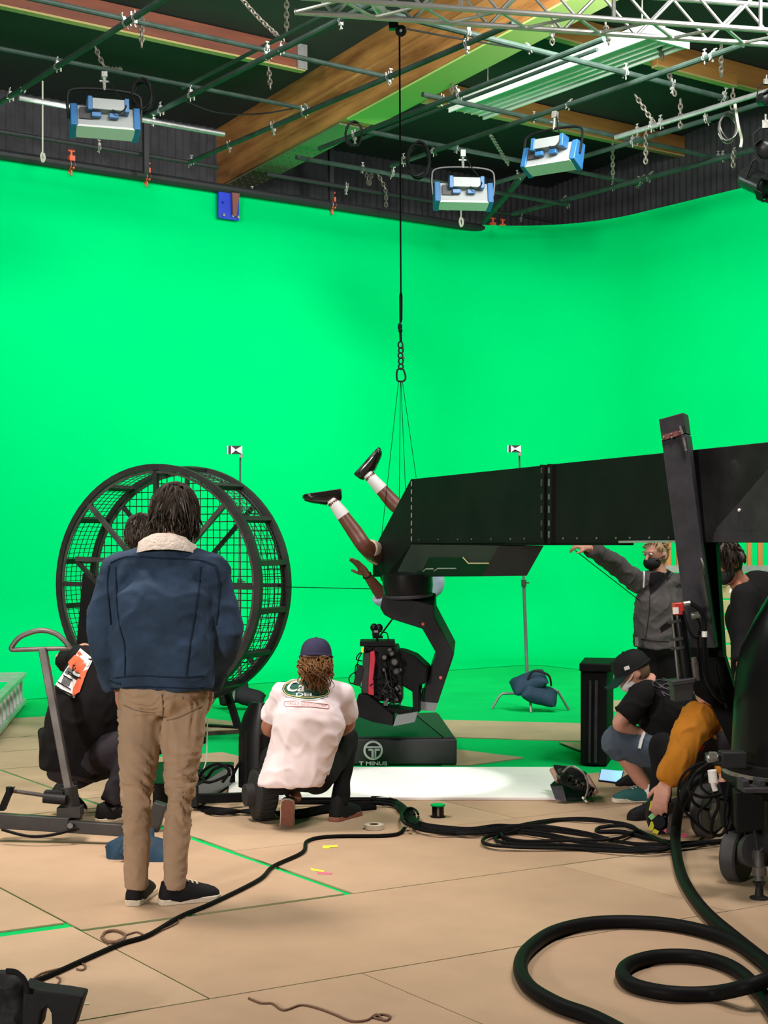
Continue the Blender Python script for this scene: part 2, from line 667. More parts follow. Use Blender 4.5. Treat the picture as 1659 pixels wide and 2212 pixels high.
mb = MB()
q = [at(-24, 1.2), at(1.4, 1.2), at(1.4, -22), at(-24, -22)]
mb.add([V((p.x, p.y, roof_z(p))) for p in q] + [V((p.x, p.y, roof_z(p) + .1)) for p in q],
       [(0, 1, 2, 3), (7, 6, 5, 4), (0, 4, 5, 1), (1, 5, 6, 2), (2, 6, 7, 3), (3, 7, 4, 0)])
struct('ceiling', mb, 'ceiling')

# glued laminated roof beam
M['glulam'] = wood_mat('glulam_timber', (.15, .058, .016), (.43, .20, .058), None, 5.5)
M['glulam_light'] = wood_mat('pale_lamination', (.22, .09, .024), (.50, .26, .085), None, 6)
M['purlin_red'] = wood_mat('red_purlin', (.11, .026, .012), (.20, .055, .024), None, 5)
M['purlin_tan'] = wood_mat('tan_purlin', (.20, .085, .02), (.36, .17, .045), None, 5)
M['soffit'] = mat('green_lit_soffit', (.34, .46, .12), .6)  # green bounce from the walls put into the colour of the beam's underside
M['purlin_edge'] = mat('pale_purlin_edge', (.36, .27, .10), .6)
M['soffit_steel'] = mat('riveted_plate', (.16, .17, .09), .5, .2)


def oriented(p0, d, side):
    d = d.normalized()
    side = (side - d * side.dot(d)).normalized()
    return Matrix((d, side, d.cross(side))).transposed().to_4x4()


D = (-W + Z * SLOPE).normalized()
S0 = P(478, 400, 17.9)
Mx = Matrix.Translation(S0) @ oriented(S0, D, U)       # x along the beam, y to its right, z up
beam = None
mb = MB().box((7.5, .19, .5), (15.6, .38, 1.0))
beam = link('roof_beam', mb.mesh('roof_beam'), M['glulam'], None, bevel=.01)
beam.matrix_basis = Mx
tag(beam, 'long brown laminated timber roof beam running up from the green wall', None, None, 'structure')
for i in range(1, 13):       # laminations: thin proud strips on the near face
    if i in (2, 5, 7, 10, 11):
        mb = MB().box((7.5 + .3 * (i % 3), -.002, .075 * i), (15.4 - .9 * (i % 4), .012, .04))
        put('lamination', mb, 'glulam_light' if i in (5, 10) else 'glulam', beam, local=True)
put('soffit', MB().box((9.0, .19, -.012), (12.6, .37, .02)), 'soffit', beam, local=True)
sp_ = put('soffit_plate', MB().box((1.25, .19, -.014), (2.6, .36, .02)), 'soffit_steel', beam, local=True)
mb = MB()
for i in range(14):
    for j in range(4):
        mb.box((.15 + i * .12, .04 + j * .095, -.028), (.016, .016, .008))
put('rivet', mb, 'steel', beam, local=True, kind='stuff')
put('edge_flashing', MB().box((9.0, .385, .05), (12.6, .02, .14)), 'soffit', beam, local=True)


def purlin(p0, L, m, label, h=.24, w=.09):
    d = U
    Mx = Matrix.Translation(p0) @ oriented(p0, d, W)
    o = link('purlin', MB().box((L / 2, 0, h / 2), (abs(L), w, h)).mesh('purlin'), M[m], None, bevel=.006)
    o.matrix_basis = Mx
    tag(o, label, None, None, 'structure')
    put('edge_board', MB().box((L / 2, 0, -.011), (abs(L), w, .02)), 'purlin_edge', o, local=True)
    return o


def on_roof(x, y, drop=.2):
    d = 14.0
    for _ in range(30):
        p = P(x, y, d)
        d *= (roof_z(p) - drop - CH) / (p.z - CH)
    return P(x, y, d)


pr = purlin(on_roof(655, 152, .25), -7.5, 'purlin_red', 'red stained purlin joining the laminated beam at upper left')
put('joist_hanger', MB().box((-.05, 0, .12), (.12, .13, .26)), 'chrome', pr, local=True)
purlin(on_roof(1150, 68, .25), 4.2, 'purlin_tan', 'tan purlin with yellow edge crossing above the strip lamp')
purlin(on_roof(913, 217, .25), 4.5, 'purlin_tan', 'lower tan purlin behind the blue cornered lamps')
purlin(on_roof(913, 217, .25) + U * 1.2 - W * 2.4, .02 + 1.2, 'purlin_tan', 'short tan purlin end above the strip lamp', h=.12)

# ------------------------------------------------------------------ hardboard sheets laid over the floor
UD, VD = V((.813, .582, 0)), V((-.582, .813, 0))


def sheet_pt(a, b, z):
    v = b - .1 * (a - 3.5)
    return UD * a + VD * v + Z * z


def sheet(a0, a1, b0, b1, m='hardboard', z=.0, th=.007):
    g = .0015
    j = [random.uniform(-.002, .002) for _ in range(8)]
    c = [sheet_pt(a0 + g + j[0], b0 + g + j[1], 0), sheet_pt(a1 - g + j[2], b0 + g + j[3], 0), sheet_pt(a1 - g + j[4], b1 - g + j[5], 0), sheet_pt(a0 + g + j[6], b1 - g + j[7], 0)]
    mb = MB().prism([p + Z * (z + .001) for p in c], (0, 0, th))
    return put('hardboard_sheet', mb, m, floor, smooth=0)


def sheet_xy(pts, m='hardboard', z=.0, th=.007):
    return put('hardboard_sheet', MB().prism([V((x, y, z + .001)) for x, y in pts], (0, 0, th)), m, floor, smooth=0)


HB, HB2 = 'hardboard', 'hardboard_b'
for r in ((-2.4, .02, 4.36, 5.5, HB), (.02, 2.46, 4.36, 5.49, HB2), (2.462, 4.8, 4.355, 5.405, HB), (4.802, 7.25, 4.355, 5.4, HB2),
          (-1.8, .6, 3.14, 4.35, HB2), (.602, 3.05, 3.14, 4.35, HB), (3.052, 5.5, 3.14, 4.35, HB), (5.502, 8, 3.14, 4.35, HB),
          (1, 3.4, 1.9, 3.13, HB), (3.41, 5.8, 1.9, 3.13, HB2), (-1, 1, 1.9, 3.13, HB2),
          (0, 2.46, 5.57, 6.62, HB2), (2.47, 3.66, 5.43, 7.93, HB), (0, 2.46, 6.64, 7.93, HB),
          (3.695, 6.1, 5.41, 6.47, HB), (6.102, 8.3, 5.41, 6.47, HB2), (3.705, 5.40, 6.475, 8.25, HB2), (5.402, 7.9, 6.475, 7.5, HB),
          (1.2, 3.68, 7.95, 9.58, HB2), (3.7, 5.3, 8.27, 9.6, HB2), (2.4, 4.8, 9.63, 10.38, HB2), (2.6, 5.0, 10.42, 11.1, HB2), (3.4, 5.25, 11.14, 12.3, HB2),
          (.2, 2.38, 9.63, 10.4, HB), (1.2, 3.38, 11.14, 12.3, HB), (.2, 2.58, 10.42, 11.1, HB2), (5.41, 7.9, 7.52, 8.2, HB2)):
    if r[:2] == (5.41, 7.9) and r[2] == 7.52:
        continue
    sheet(*r)
sheet_xy([(-2.0, 11.4), (-1.05, 11.82), (-1.08, 12.1), (-2.0, 12.9)], HB2, z=.03)
sheet_xy([(-2.0, 11.39), (-1.05, 11.81), (-1.08, 12.1), (-2.0, 12.9)], 'edge', z=.0, th=.028)
sheet_xy([(.30, 11.58), (1.95, 11.22), (1.95, 12.3), (.33, 12.62)], HB2)
sheet_xy([(.50, 10.88), (.58, 10.84), (.99, 10.48), (.6, 10.15), (.40, 10.15)], HB2)
sheet_xy([(1.32, 11.2), (2.2, 11.0), (2.2, 10.5), (1.42, 10.79)], HB2, z=.008)
sheet_xy([(1.75, 13.2), (3.2, 13.2), (3.2, 14.2), (1.95, 14.0)], HB2)

# ================================================================== pipes of the lamp grid
GZ = 5.6
clamp_me = None


def clamp_mesh():
    """two jaw half shells, hook, wing bolt; pipe runs along local x"""
    mb = MB()
    mb.ring((0, 0, 0), (1, 0, 0), .034, .012, 12, 6)
    mb.ring((.035, 0, 0), (1, 0, 0), .034, .010, 12, 6)
    mb.box((.018, .0, .055), (.05, .045, .05))
    mb.cyl((.018, 0, .05), (.018, 0, .13), .010, n=8)
    mb.box((.018, 0, .125), (.06, .014, .018))
    mb.cyl((.018, -.05, -.03), (.018, .05, -.03), .009, n=8)
    mb.box((.018, .055, -.035), (.02, .02, .05))
    mb.cyl((.018, 0, -.03), (.018, 0, -.09), .009, n=8)
    return mb.mesh('clamp')


def clamp_on(pipe, p, d, m='clamp', s=1.0, roll=0.0, name='clamp'):
    global clamp_me
    if clamp_me is None:
        clamp_me = {}
    if m not in clamp_me:
        me = clamp_mesh()
        recalc(me)
        me.materials.append(M[m])
        clamp_me[m] = me
    o = bpy.data.objects.new(name, clamp_me[m])
    COL.objects.link(o)
    o.parent = pipe
    side = d.cross(Z).normalized()
    R = Matrix((d, side, d.cross(side) * -1)).transposed().to_4x4()
    R = Matrix((d, -side, Z)).transposed().to_4x4()
    o.matrix_basis = inv_of(pipe) @ (Matrix.Translation(p) @ R @ Matrix.Rotation(roll, 4, 'X') @ Matrix.Scale(s, 4))
    return o


def to_x(p0, d, x):
    k = (x - CX) / F
    return p0 + d * ((k * p0.y - p0.x) / (d.x - k * d.y))


PIPES = []


def pipe(x0, y0, x1, direction, label, z=GZ, r=.025, m='pipe', clamps=(), ext0=0, ext1=0, group=None, cm='clamp'):
    p0 = PZ(x0, y0, z)
    p1 = to_x(p0, direction, x1)
    d = (p1 - p0).normalized()
    a, b = p0 - d * ext0, p1 + d * ext1
    t = thing('grid_pipe', (a + b) / 2, label, 'pipe', group or 'pipes of the lamp grid')
    mb = MB().tube([a, b], r, 10)
    put('tube', mb, m, t)
    for i, cx in enumerate(clamps):
        clamp_on(t, to_x(p0, direction, cx), d, cm, s=random.uniform(.5, .68), roll=random.choice((0, 0, .5, -.6, PI)))
    PIPES.append((t, p0, direction))
    return t, p0, d


X1 = to_x
# pipes running away to the right (parallel to the left wall)
pipe(-20, 101, 668, U, 'thin dark grid pipe crossing upper left to the laminated beam', z=5.7, r=.02, clamps=(662,))
pipe(60, -5, 845, U, 'grid pipe passing over the red purlin to the beam', z=5.7, r=.022, clamps=(575, 842), ext0=2)
u3 = pipe(765, 10, 1570, U, 'long grid pipe crossing the strip lamp at its upper end', z=5.66, clamps=(1008, 1143, 1350, 1450, 1560))
pipe(913, 204, 1560, U, 'long grid pipe crossing the lower end of the strip lamp', z=5.66, clamps=(952, 1152, 1375, 1550))
pipe(788, 283, 1385, U, 'grid pipe behind the tilted blue cornered lamp', z=5.66, clamps=(985, 1378))
pipe(40, 211, 484, U, 'shiny grid pipe behind the left blue cornered lamp', z=5.5, m='chrome', clamps=(330,))
pipe(640, 340, 1228, U, 'grid pipe along the black pleated wall behind the middle lamp', z=5.56, m='pipe', clamps=(782, 845, 1226))
pipe(-20, 281, 472, U, 'black pipe below the left lamp against the pleated wall', z=5.75, m='pipe_black', clamps=(212, 408))
pipe(575, 376, 1195, U, 'black pipe along the pleated wall right of the beam', z=5.75, m='pipe_black', clamps=(746, 965, 1124))
wt, wp, wd = pipe(-20, 330, 1085, U, 'thick black pipe lying along the top edge of the left green wall', z=5.56, r=.055, m='pipe_black', clamps=(92, 543, 1000))
for cx in (150, 314, 715, 1062, 1083):
    clamp_on(wt, to_x(wp, U, cx), wd, 'orange', s=1.25, name='orange_clamp')
# pipes running away to the left (parallel to the right wall)
pipe(0, 222, 350, -W, 'green tinted grid pipe crossing the upper left corner', clamps=(20, 50, 122, 270, 290), ext0=.6, ext1=2)
pipe(300, 262, 780, -W, 'grid pipe passing in front of the red purlin end', clamps=(345, 410, 576, 605, 735), ext0=.15, ext1=.2)
pipe(395, 190, 720, -W, 'thin grid pipe above the red purlin', z=5.9, r=.018, ext1=1)
pipe(410, 350, 1110, -W, 'grid pipe running along the face of the laminated beam', clamps=(412, 495, 590, 655, 838, 1007))
pipe(690, 321, 1305, -W, 'grid pipe beside the yellow green soffit of the beam', clamps=(765, 990))
pipe(780, 300, 1290, -W, 'thin grid pipe running under the strip lamp', z=5.75, r=.018)
pipe(845, 358, 1605, -W, 'grid pipe passing below the strip lamp to upper right', clamps=(870, 935, 1225, 1520, 1535))
pipe(1060, 398, 1680, -W, 'grid pipe rising from the middle lamp to the right edge', clamps=(1120, 1365, 1525))
pipe(1330, 297, 1680, -W, 'shiny grid pipe near the coiled cable', m='chrome', z=5.56, clamps=(1375, 1405, 1425))
v8 = pipe(1108, 462, 1690, -W, 'lowest grid pipe along the right pleated wall', clamps=(1215, 1322, 1385, 1400, 1560, 1585), z=5.62, r=.03)

# braces, droppers
mb = MB().bar(P(1045, 478, 18.6), P(1130, 378, 17.0), .06, .05)
put('brace_bar', mb, 'pipe', label='green tinted diagonal brace bar beside the middle lamp', cat='bar')
for (x, y0, y1, d, lab) in ((314, 262, 375, 16.2, 'dark hanging strut above the second orange clamp'), (714, 315, 435, 17.9, 'dark hanging strut above the third orange clamp')):
    put('hanging_strut', MB().bar(P(x, y0, d), P(x + 1, y1, d), .055, .05, up=W), 'pipe_black', label=lab, cat='strut', group='hanging struts')
for (x, y0, y1, d, lab) in ((92, 175, 345, 15.2, 'pale cord with a hook hanging left of the lamp'), (996, 440, 485, 18.0, 'short pale cord with a hook below the middle lamp')):
    t = thing('cord_with_hook', P(x, y1, d), lab, 'cord', 'hook cords')
    put('cord', MB().tube([P(x, y0, d), P(x, y1 - 12, d)], .009, 6), 'cable_ivory', t)
    put('hook', MB().tube(spline([P(x, y1 - 16, d), P(x - 3, y1 - 8, d), P(x, y1 + 4, d), P(x + 4, y1 - 3, d), P(x + 2, y1 - 14, d)], 5), .014, 6), 'cable_ivory', t)


def chain(pts, label, lk=.05):
    """a run of interlocked oval links"""
    pts = spline(pts, 12) if len(pts) > 2 else [V(p) for p in pts]
    L = sum((pts[i + 1] - pts[i]).length for i in range(len(pts) - 1))
    n = max(3, int(L / (lk * .8)))
    mb = MB()

    def along(s):
        for i in range(len(pts) - 1):
            l = (pts[i + 1] - pts[i]).length
            if s <= l or i == len(pts) - 2:
                return pts[i] + (pts[i + 1] - pts[i]) * min(1, s / l), (pts[i + 1] - pts[i]).normalized()
            s -= l
    for i in range(n):
        c, t = along(L * (i + .5) / n)
        a = t.orthogonal().normalized()
        b = t.cross(a)
        s = (a + b).normalized() if i % 2 else (a - b).normalized()
        mb.tube([c + t * lk * .62 * math.cos(th) + s * lk * .36 * math.sin(th) for th in np.linspace(0, 2 * PI, 9)[:-1]], .0085, 4, closed=True)
    return put('hanging_chain', mb, 'chain', label=label, cat='chain', group='hanging chains')


for pts, lab in (
        ([(520, -5, 12.6), (560, 40, 12.8), (612, 88, 13.0)], 'long slanting chain at top left of the beam'),
        ([(619, -5, 12.8), (619, 70, 13.0)], 'short straight chain at top left of the beam'),
        ([(580, 145, 14.2), (584, 190, 14.2)], 'short chain hanging below the red purlin'),
        ([(205, 100, 13.6), (228, 145, 13.6), (262, 150, 13.9)], 'thin sagging chain above the left lamp'),
        ([(306, 28, 12.6), (306, 100, 12.6)], 'chain hanging over the red purlin'),
        ([(1308, 50, 12.9), (1315, 95, 13.2)], 'chain hanging just below the aluminium truss'),
        ([(1408, 55, 13.2), (1432, 128, 13.6)], 'slanting chain crossing the tan purlin'),
        ([(1558, 95, 13.4), (1558, 165, 13.6)], 'straight chain at right of the tan purlin'),
        ([(1443, 150, 13.9), (1452, 185, 13.9), (1458, 205, 13.9)], 'chain holding the long crossing pipe'),
        ([(1372, 205, 14.6), (1405, 255, 14.6), (1418, 275, 14.6)], 'slanting chain ending at the shiny pipe'),
        ([(1396, 280, 14.8), (1395, 352, 14.8)], 'thick pale chain hanging below the shiny pipe'),
        ([(1470, 215, 14.2), (1470, 275, 14.2)], 'thin dark chain under the right crossing pipe'),
        ([(1584, 190, 14.0), (1582, 235, 14.0)], 'chain above the coiled cable'),
        ([(1584, 325, 14.8), (1584, 360, 14.8)], 'reddish short chain below the coiled cable'),
        ([(1323, 310, 15.6), (1324, 385, 15.8)], 'thin chain right of the tilted lamp'),
        ([(790, 367, 18.0), (797, 398, 18.0), (804, 368, 18.0)], 'small drooping chain on the pipe by the pleated wall'),
        ([(815, 375, 18.0), (832, 408, 18.0), (834, 445, 18.0)], 'short chain over the black pipe by the rope'),
        ([(1058, 290, 15.2), (1098, 355, 16.0)], 'slanting chain between the two right lamps'),
        ([(1193, 40, 12.6), (1193, 95, 12.8)], 'chain beside the strip lamp upper end'),
        ([(976, 180, 14.8), (975, 225, 14.8)], 'chain at the lower end of the strip lamp')):
    chain([P(*p) for p in pts], lab)

# ------------------------------------------------------------------ blue cornered film lamps
M['trough_white'] = mat('trough_white', (.45, .46, .44), .5)


def film_lamp(label, c, yaw, tilt, s=1.0, power=120):
    R = (Matrix.Rotation(yaw, 3, 'Z') @ Matrix.Rotation(tilt, 3, 'X'))
    t = thing('film_lamp', c, label, 'lamp', 'blue cornered film lamps', R)
    # local: x along the lamp, -y front (light leaves towards +y), z up
    body = MB().prism([(-.31, -.10, -.10), (-.31, .08, -.14), (-.31, .10, .12), (-.31, -.06, .12)], (.62, 0, 0))
    put('housing', body, 'silver', t, local=True, bevel=.006)
    put('front_trough', MB().prism([(-.30, -.12, -.13), (-.30, -.10, -.10), (-.30, .08, -.14), (-.30, .07, -.18)], (.60, 0, 0)), 'trough_white', t, local=True)
    for sx in (-1, 1):
        x = sx * .325
        put('blue_end_cap', MB().prism([(x - .035, -.13, -.12), (x - .035, .09, -.19), (x - .035, .12, .13), (x - .035, -.08, .13)], (.07, 0, 0)), 'blue', t, local=True, bevel=.008)
    b = put('ballast_box', MB().box((.02, -.13, .10), (.36, .13, .12)), 'silver', t, local=True, bevel=.006)
    put('ballast_slot', MB().box((.02, -.13, .163), (.09, .02, .006)), 'black', b, local=True)
    for sx in (-1, 1):
        put('ballast_cap', MB().box((.02 + sx * .19, -.13, .10), (.05, .15, .15)), 'blue', b, local=True, bevel=.008)
    for sx in (-.1, .08):
        put('blue_latch', MB().box((sx, -.135, -.005), (.1, .06, .05)), 'blue', t, local=True, bevel=.006)
    put('grey_panel', MB().box((-.2, -.1, .02), (.14, .03, .12)), 'grey_plate', t, local=True)
    yk = spline([(-.37, -.02, -.02), (-.385, -.02, .18), (-.33, -.02, .30), (0, -.02, .33), (.33, -.02, .30), (.385, -.02, .18), (.37, -.02, -.02)], 6)
    put('yoke', MB().tube(yk, .016, 6), 'black_gloss', t, local=True)
    put('spigot', MB().cyl((0, -.02, .32), (0, -.02, .52), .018, n=8).box((0, -.02, .5), (.06, .06, .08)).cyl((-.05, -.02, .42), (.05, -.02, .42), .012, n=6), 'clamp', t, local=True)
    put('power_cable', MB().tube(spline([(.05, -.18, .06), (.12, -.22, 0), (.2, -.2, .1), (.1, -.1, .3), (.02, -.02, .5)], 6), .008, 5), 'black', t, local=True)
    t.scale = (s, s, s)
    l = bpy.data.lights.new('film_lamp_light', 'AREA')
    l.shape, l.size, l.size_y, l.energy, l.color = 'RECTANGLE', .55, .2, power, (.95, 1, .97)
    lo = bpy.data.objects.new('film_lamp_light', l)
    COL.objects.link(lo)
    fwd = (R @ V((0, 1, -.35))).normalized()
    lo.location = V(c) + fwd * .2 * s
    lo.rotation_euler = fwd.to_track_quat('-Z', 'Y').to_euler()
    return t


film_lamp('blue cornered film lamp hanging left, by the pleated wall', P(226, 260, 13.1), .30, -.12, .84, 40)
film_lamp('blue cornered film lamp in the middle, nearest the wall corner', P(1000, 420, 15.2), .10, -.05, .84, 40)
film_lamp('blue cornered film lamp tilted to the right above the middle one', P(1194, 338, 13.9), -.62, -.15, .80, 40)

# ------------------------------------------------------------------ strip lamp
A0, A1 = PZ(972, 248, 5.95), PZ(1034, 266, 5.95)
B0 = A0 - W * 2.9
d = (B0 - A0).normalized()
side = U
wd_ = .44
t = thing('strip_lamp', (A0 + B0) / 2, 'long white louvred strip lamp hanging under the roof', 'lamp', None, Matrix((d, U, d.cross(U))).transposed())
L = (B0 - A0).length


def SL(x, y, z):
    return (x - L / 2, y, z)


mb = MB().prism([SL(0, 0, .10), SL(0, wd_, .10), SL(0, wd_, .02), SL(0, wd_ + .02, .02), SL(0, wd_ + .02, .12), SL(0, -.02, .12), SL(0, -.02, .02), SL(0, 0, .02)], (L, 0, 0))
put('reflector', mb, 'white', t, local=True, smooth=.3)
for k in range(4):
    y = .07 + .1 * k
    put('louvre', MB().prism([SL(.02, y - .035, .10), SL(.02, y, .035), SL(.02, y + .035, .10)], (L - .04, 0, 0)), 'white', t, local=True, smooth=.2)
put('end_plate', MB().box(SL(L - .01, wd_ / 2, .07), (.02, wd_ + .05, .13)), 'white', t, local=True)
put('top_channel', MB().box(SL(L / 2, wd_ * .3, .16), (L * .96, .16, .08)), 'white', t, local=True)
for x in (.35, L - .35):
    put('hanger_wire', MB().tube([SL(x, wd_ / 2, .12), SL(x, wd_ / 2, .75)], .008, 5), 'cable_ivory', t, local=True)

# ------------------------------------------------------------------ aluminium box truss
t0, t1 = P(650, -6, 9.0), P(1720, 70, 9.64)
td = (t1 - t0).normalized()
tup = Z
tback = td.cross(Z).normalized() * -1
if tback.y < 0:
    tback = -tback
SZ_ = .26
t = thing('box_truss', t0, 'silver aluminium box truss across the top right corner', 'truss')
L = (t1 - t0).length
corners = [V((0, 0, 0)), tback * SZ_, tup * SZ_, tback * SZ_ + tup * SZ_]
for c in corners:
    put('chord', MB().tube([t0 + c, t1 + c], .019, 10), 'alu', t)
n = 13
for i in range(n):
    a, b = L * i / n, L * (i + 1) / n
    for (c0, c1) in ((corners[0], corners[1]), (corners[0], corners[2]), (corners[1], corners[3])):
        q0, q1 = (c0, c1) if i % 2 else (c1, c0)
        put('brace', MB().tube([t0 + td * a + q0, t0 + td * b + q1], .011, 6), 'alu', t)
    if i % 4 == 3:
        put('brace', MB().tube([t0 + td * b + corners[0], t0 + td * b + corners[2]], .013, 6), 'alu', t)

# pulley and rope
t = thing('rope_pulley', P(862, 68, 9.6), 'black pulley on a white sleeve clamped to the truss', 'pulley')
put('sleeve', MB().cyl(P(806, -2, 9.3), P(826, 28, 9.45), .035, n=14), 'white', t)
put('arm', MB().cyl(P(824, 25, 9.45), P(862, 62, 9.6), .017, n=8).box(P(850, 52, 9.55), (.06, .05, .07)), 'black_gloss', t)
put('sheave', MB().cyl(P(866, 67, 9.56), P(867, 66, 9.64), .036, n=20), 'black_gloss', t)
put('axle', MB().cyl(P(866, 66, 9.54), P(867, 66, 9.66), .010, n=10), 'chrome', t)

# steel bearing plate under the beam
t = thing('bearing_plate', P(491, 475, 17.05), 'blue steel bearing plate with a brown web at the wall top', 'bracket')
pc = to_x(PZ(491, 446, 5.3), U, 491)
pw = at(0, -.04)
kx = (491 - CX) / F
# the plate sits on the face of the green wall
tt = ((kx * pw.y) - pw.x) / (U.x - kx * U.y)
pw = pw + U * tt
ppm = F / pw.y
zz = CH - (446 - HY) / ppm
t.location = V((pw.x, pw.y, zz - .16))
Rm = Matrix((U, W, Z)).transposed()
put('plate', MB().box(V((pw.x, pw.y, zz)) - W * .02, (.27, .04, .31), Rm), 'blue_plate', t, bevel=.004)
put('web', MB().prism([V((pw.x, pw.y, zz)) + U * .02 + Z * .15 - W * .05, V((pw.x, pw.y, zz)) + U * .12 + Z * .15 - W * .05, V((pw.x, pw.y, zz)) + U * .075 - Z * .12 - W * .05, V((pw.x, pw.y, zz)) + U * .035 - Z * .12 - W * .05], -W * .03), 'rust', t)
for (a, b) in ((-.08, -.12), (.11, -.12), (.04, -.115), (-.08, .03)):
    put('bolt', MB().cyl(V((pw.x, pw.y, zz)) + U * a + Z * b - W * .03, V((pw.x, pw.y, zz)) + U * a + Z * b - W * .07, .016, n=8), 'chrome' if b < 0 else 'blue_plate', t)

# ------------------------------------------------------------------ coils and stage lamps in the grid
def coil(c, R, label, turns=7, m='cable_ivory', r=.008, squash=1.2, name='cable_coil'):
    pts = []
    for i in range(turns * 16 + 1):
        th = 2 * PI * i / 16
        k = R * (1 + .10 * math.sin(i * .37) + .06 * math.sin(i * 1.1))
        pts.append(c + V((math.cos(th) * k * .8, .012 * math.sin(i * .5) * 3 + .04 * i / (turns * 16), math.sin(th) * k * squash)))
    return put(name, MB().tube(pts, r, 5), m, label=label, cat='cable', group='cable coils in the grid')


coil(P(1575, 275, 13.9), .105, 'grey cable coil hanging at the upper right', 6, 'steel', .006)
coil(P(308, 205, 13.2), .11, 'black cable coil hanging behind the left lamp', 8, 'black', .009)
coil(P(905, 345, 15.2), .14, 'black cable coil hanging left of the middle lamp', 9, 'black', .01)
coil(P(765, 290, 14.6), .10, 'black loose cable loop under the beam soffit', 3, 'black', .008)
put('hook_rope', MB().tube(spline([P(1588, 225, 13.8), P(1595, 270, 13.8), P(1602, 300, 13.9), P(1600, 318, 13.9)], 6), .014, 6), 'cable_ivory', label='short pale rope end hanging beside the coiled cable', cat='rope')

for (x, y, d, yaw, tl, lab, s) in ((1632, 392, 13.0, .6, .5, 'black fresnel stage lamp hanging low at the right edge', 1.0), (1655, 322, 12.6, -.3, .3, 'black fresnel stage lamp above the other at the right edge', .8), (1652, 214, 12.6, .2, .2, 'small black stage lamp high at the right edge', .55)):
    R = Matrix.Rotation(yaw, 3, 'Z') @ Matrix.Rotation(tl, 3, 'X')
    t = thing('stage_lamp', P(x, y, d), lab, 'lamp', 'stage lamps at the right edge', R)
    put('barrel', MB().tube([(0, .16, 0), (0, .10, 0), (0, -.10, 0), (0, -.14, 0)], [.07, .10, .10, .115], 20), 'black_gloss', t, local=True)
    put('lens', MB().ell((0, -.14, 0), (.095, .03, .095)), 'black_gloss', t, local=True)
    put('yoke', MB().tube([(-.13, 0, 0), (-.13, 0, .16), (-.06, 0, .22), (.06, 0, .22), (.13, 0, .16), (.13, 0, 0)], .012, 6), 'black', t, local=True)
    put('clamp', MB().box((0, 0, .26), (.07, .06, .08)).cyl((0, 0, .22), (0, 0, .36), .012, n=6), 'clamp', t, local=True)
    for th in (.7, 2.2, 3.9, 5.4):
        put('barn_door', MB().box((math.cos(th) * .12, -.18, math.sin(th) * .12), (.11, .09, .008), Matrix.Rotation(-th + PI / 2, 3, 'Y')), 'black', t, local=True)
    t.scale = (s, s, s)

for pts, lab in (([(400, 218, 14.5), (470, 243, 14.5), (560, 246, 14.5), (655, 230, 14.5)], 'thin black cable sagging across the beam face'),
                 ([(866, 60, 12.0), (1000, 85, 12.5), (1180, 115, 13.0), (1350, 152, 13.4)], 'thin black cable crossing the strip lamp')):
    put('grid_cable', MB().tube(spline([P(*p) for p in pts], 6), .008, 5), 'black', label=lab, cat='cable')
# ================================================================== camera crane
BO = V((.186, 10.2, 0))
BD = V((.375, -.927, 0)).normalized()
BN = V((.927, .375, 0)).normalized()        # away from the visible face


def BP(x, y, w=0.0):
    k = (x - CX) / F
    o = BO + BN * w
    s = (k * o.y - o.x) / (BD.x - k * BD.y)
    return P(x, y, o.y + BD.y * s)


def bprism(pts, w0, w1):
    """outline on the plane w0 inside the boom face, as deep as w1 - w0"""
    return MB().prism([BP(x, y, w0) for x, y in pts], BN * (w1 - w0))


M['black_arm'] = mat('arm_paint', (.017, .0165, .0165), .55, spec=.2, var=.3, vscale=5)
crane = thing('camera_crane', G(1735, 1905), 'black camera crane with long box boom over a domed column', 'crane')
boom = put('boom_section', bprism([(888, 1035), (1176, 1005), (1176, 1172), (888, 1175)], 0, .36), 'black', crane, bevel=.004)
b2 = put('boom_section', bprism([(1180, 1004), (1485, 973), (1485, 1172), (1180, 1172)], 0, .36), 'black', crane, bevel=.004)
b3 = put('boom_section', bprism([(1486, 973), (1800, 940), (1800, 1172), (1560, 1172), (1486, 1172)], -.01, .36), 'black_worn', crane, bevel=.004)
put('gusset_panel', bprism([(1662, 1010), (1800, 1000), (1800, 1171), (1543, 1171), (1540, 1162), (1548, 1140)], -.02, -.008), 'black_bar', b3, bevel=.002)
put('flange_plate', bprism([(1543, 1150), (1800, 1140), (1800, 1171), (1540, 1171)], -.028, -.02), 'black_bar', b3)
put('bolt_head', MB().ell(BP(1597, 1102, -.025), .008, nu=8, nv=6), 'white', b3)
put('dent_plate', MB().ell(BP(1585, 1015, -.008), (.045, .006, .05), Matrix((BD, -BN, Z)).transposed(), nu=18, nv=10), 'black_worn', b3)
for x in (1170, 1186):
    fl = put('flange', bprism([(x - 4, 1003 - (x - 1176) * .1), (x + 4, 1003 - (x - 1180) * .1), (x + 4, 1174), (x - 4, 1174)], -.018, .37), 'black', crane, bevel=.002)
    for i, y in enumerate((1018, 1046, 1075, 1104, 1132, 1158)):
        put('flange_bolt', MB().bar(BP(x, y - 8 - (i % 2) * 3, -.02), BP(x, y + 4, -.02), .012, .006, up=BN), 'chrome' if x > 1180 else 'steel', fl)
for i in range(15):
    x = 905 + 38 * i + (i % 3) * 4
    put('edge_rivet', MB().ell(BP(x, 1166 - (x - 888) * .008, -.002), .007, nu=8, nv=5), 'steel', crane)
for i in range(8):
    put('seam_highlight', MB().bar(BP(889, 1040 + i * 17, -.002), BP(889, 1050 + i * 17, -.002), .007, .006, up=BN), 'cable_ivory', crane)  # pale dashes draw highlights along the boom seam
put('rail', bprism([(905, 1174), (1340, 1171), (1340, 1178), (1105, 1178), (905, 1178)], .02, .1), 'black', crane)
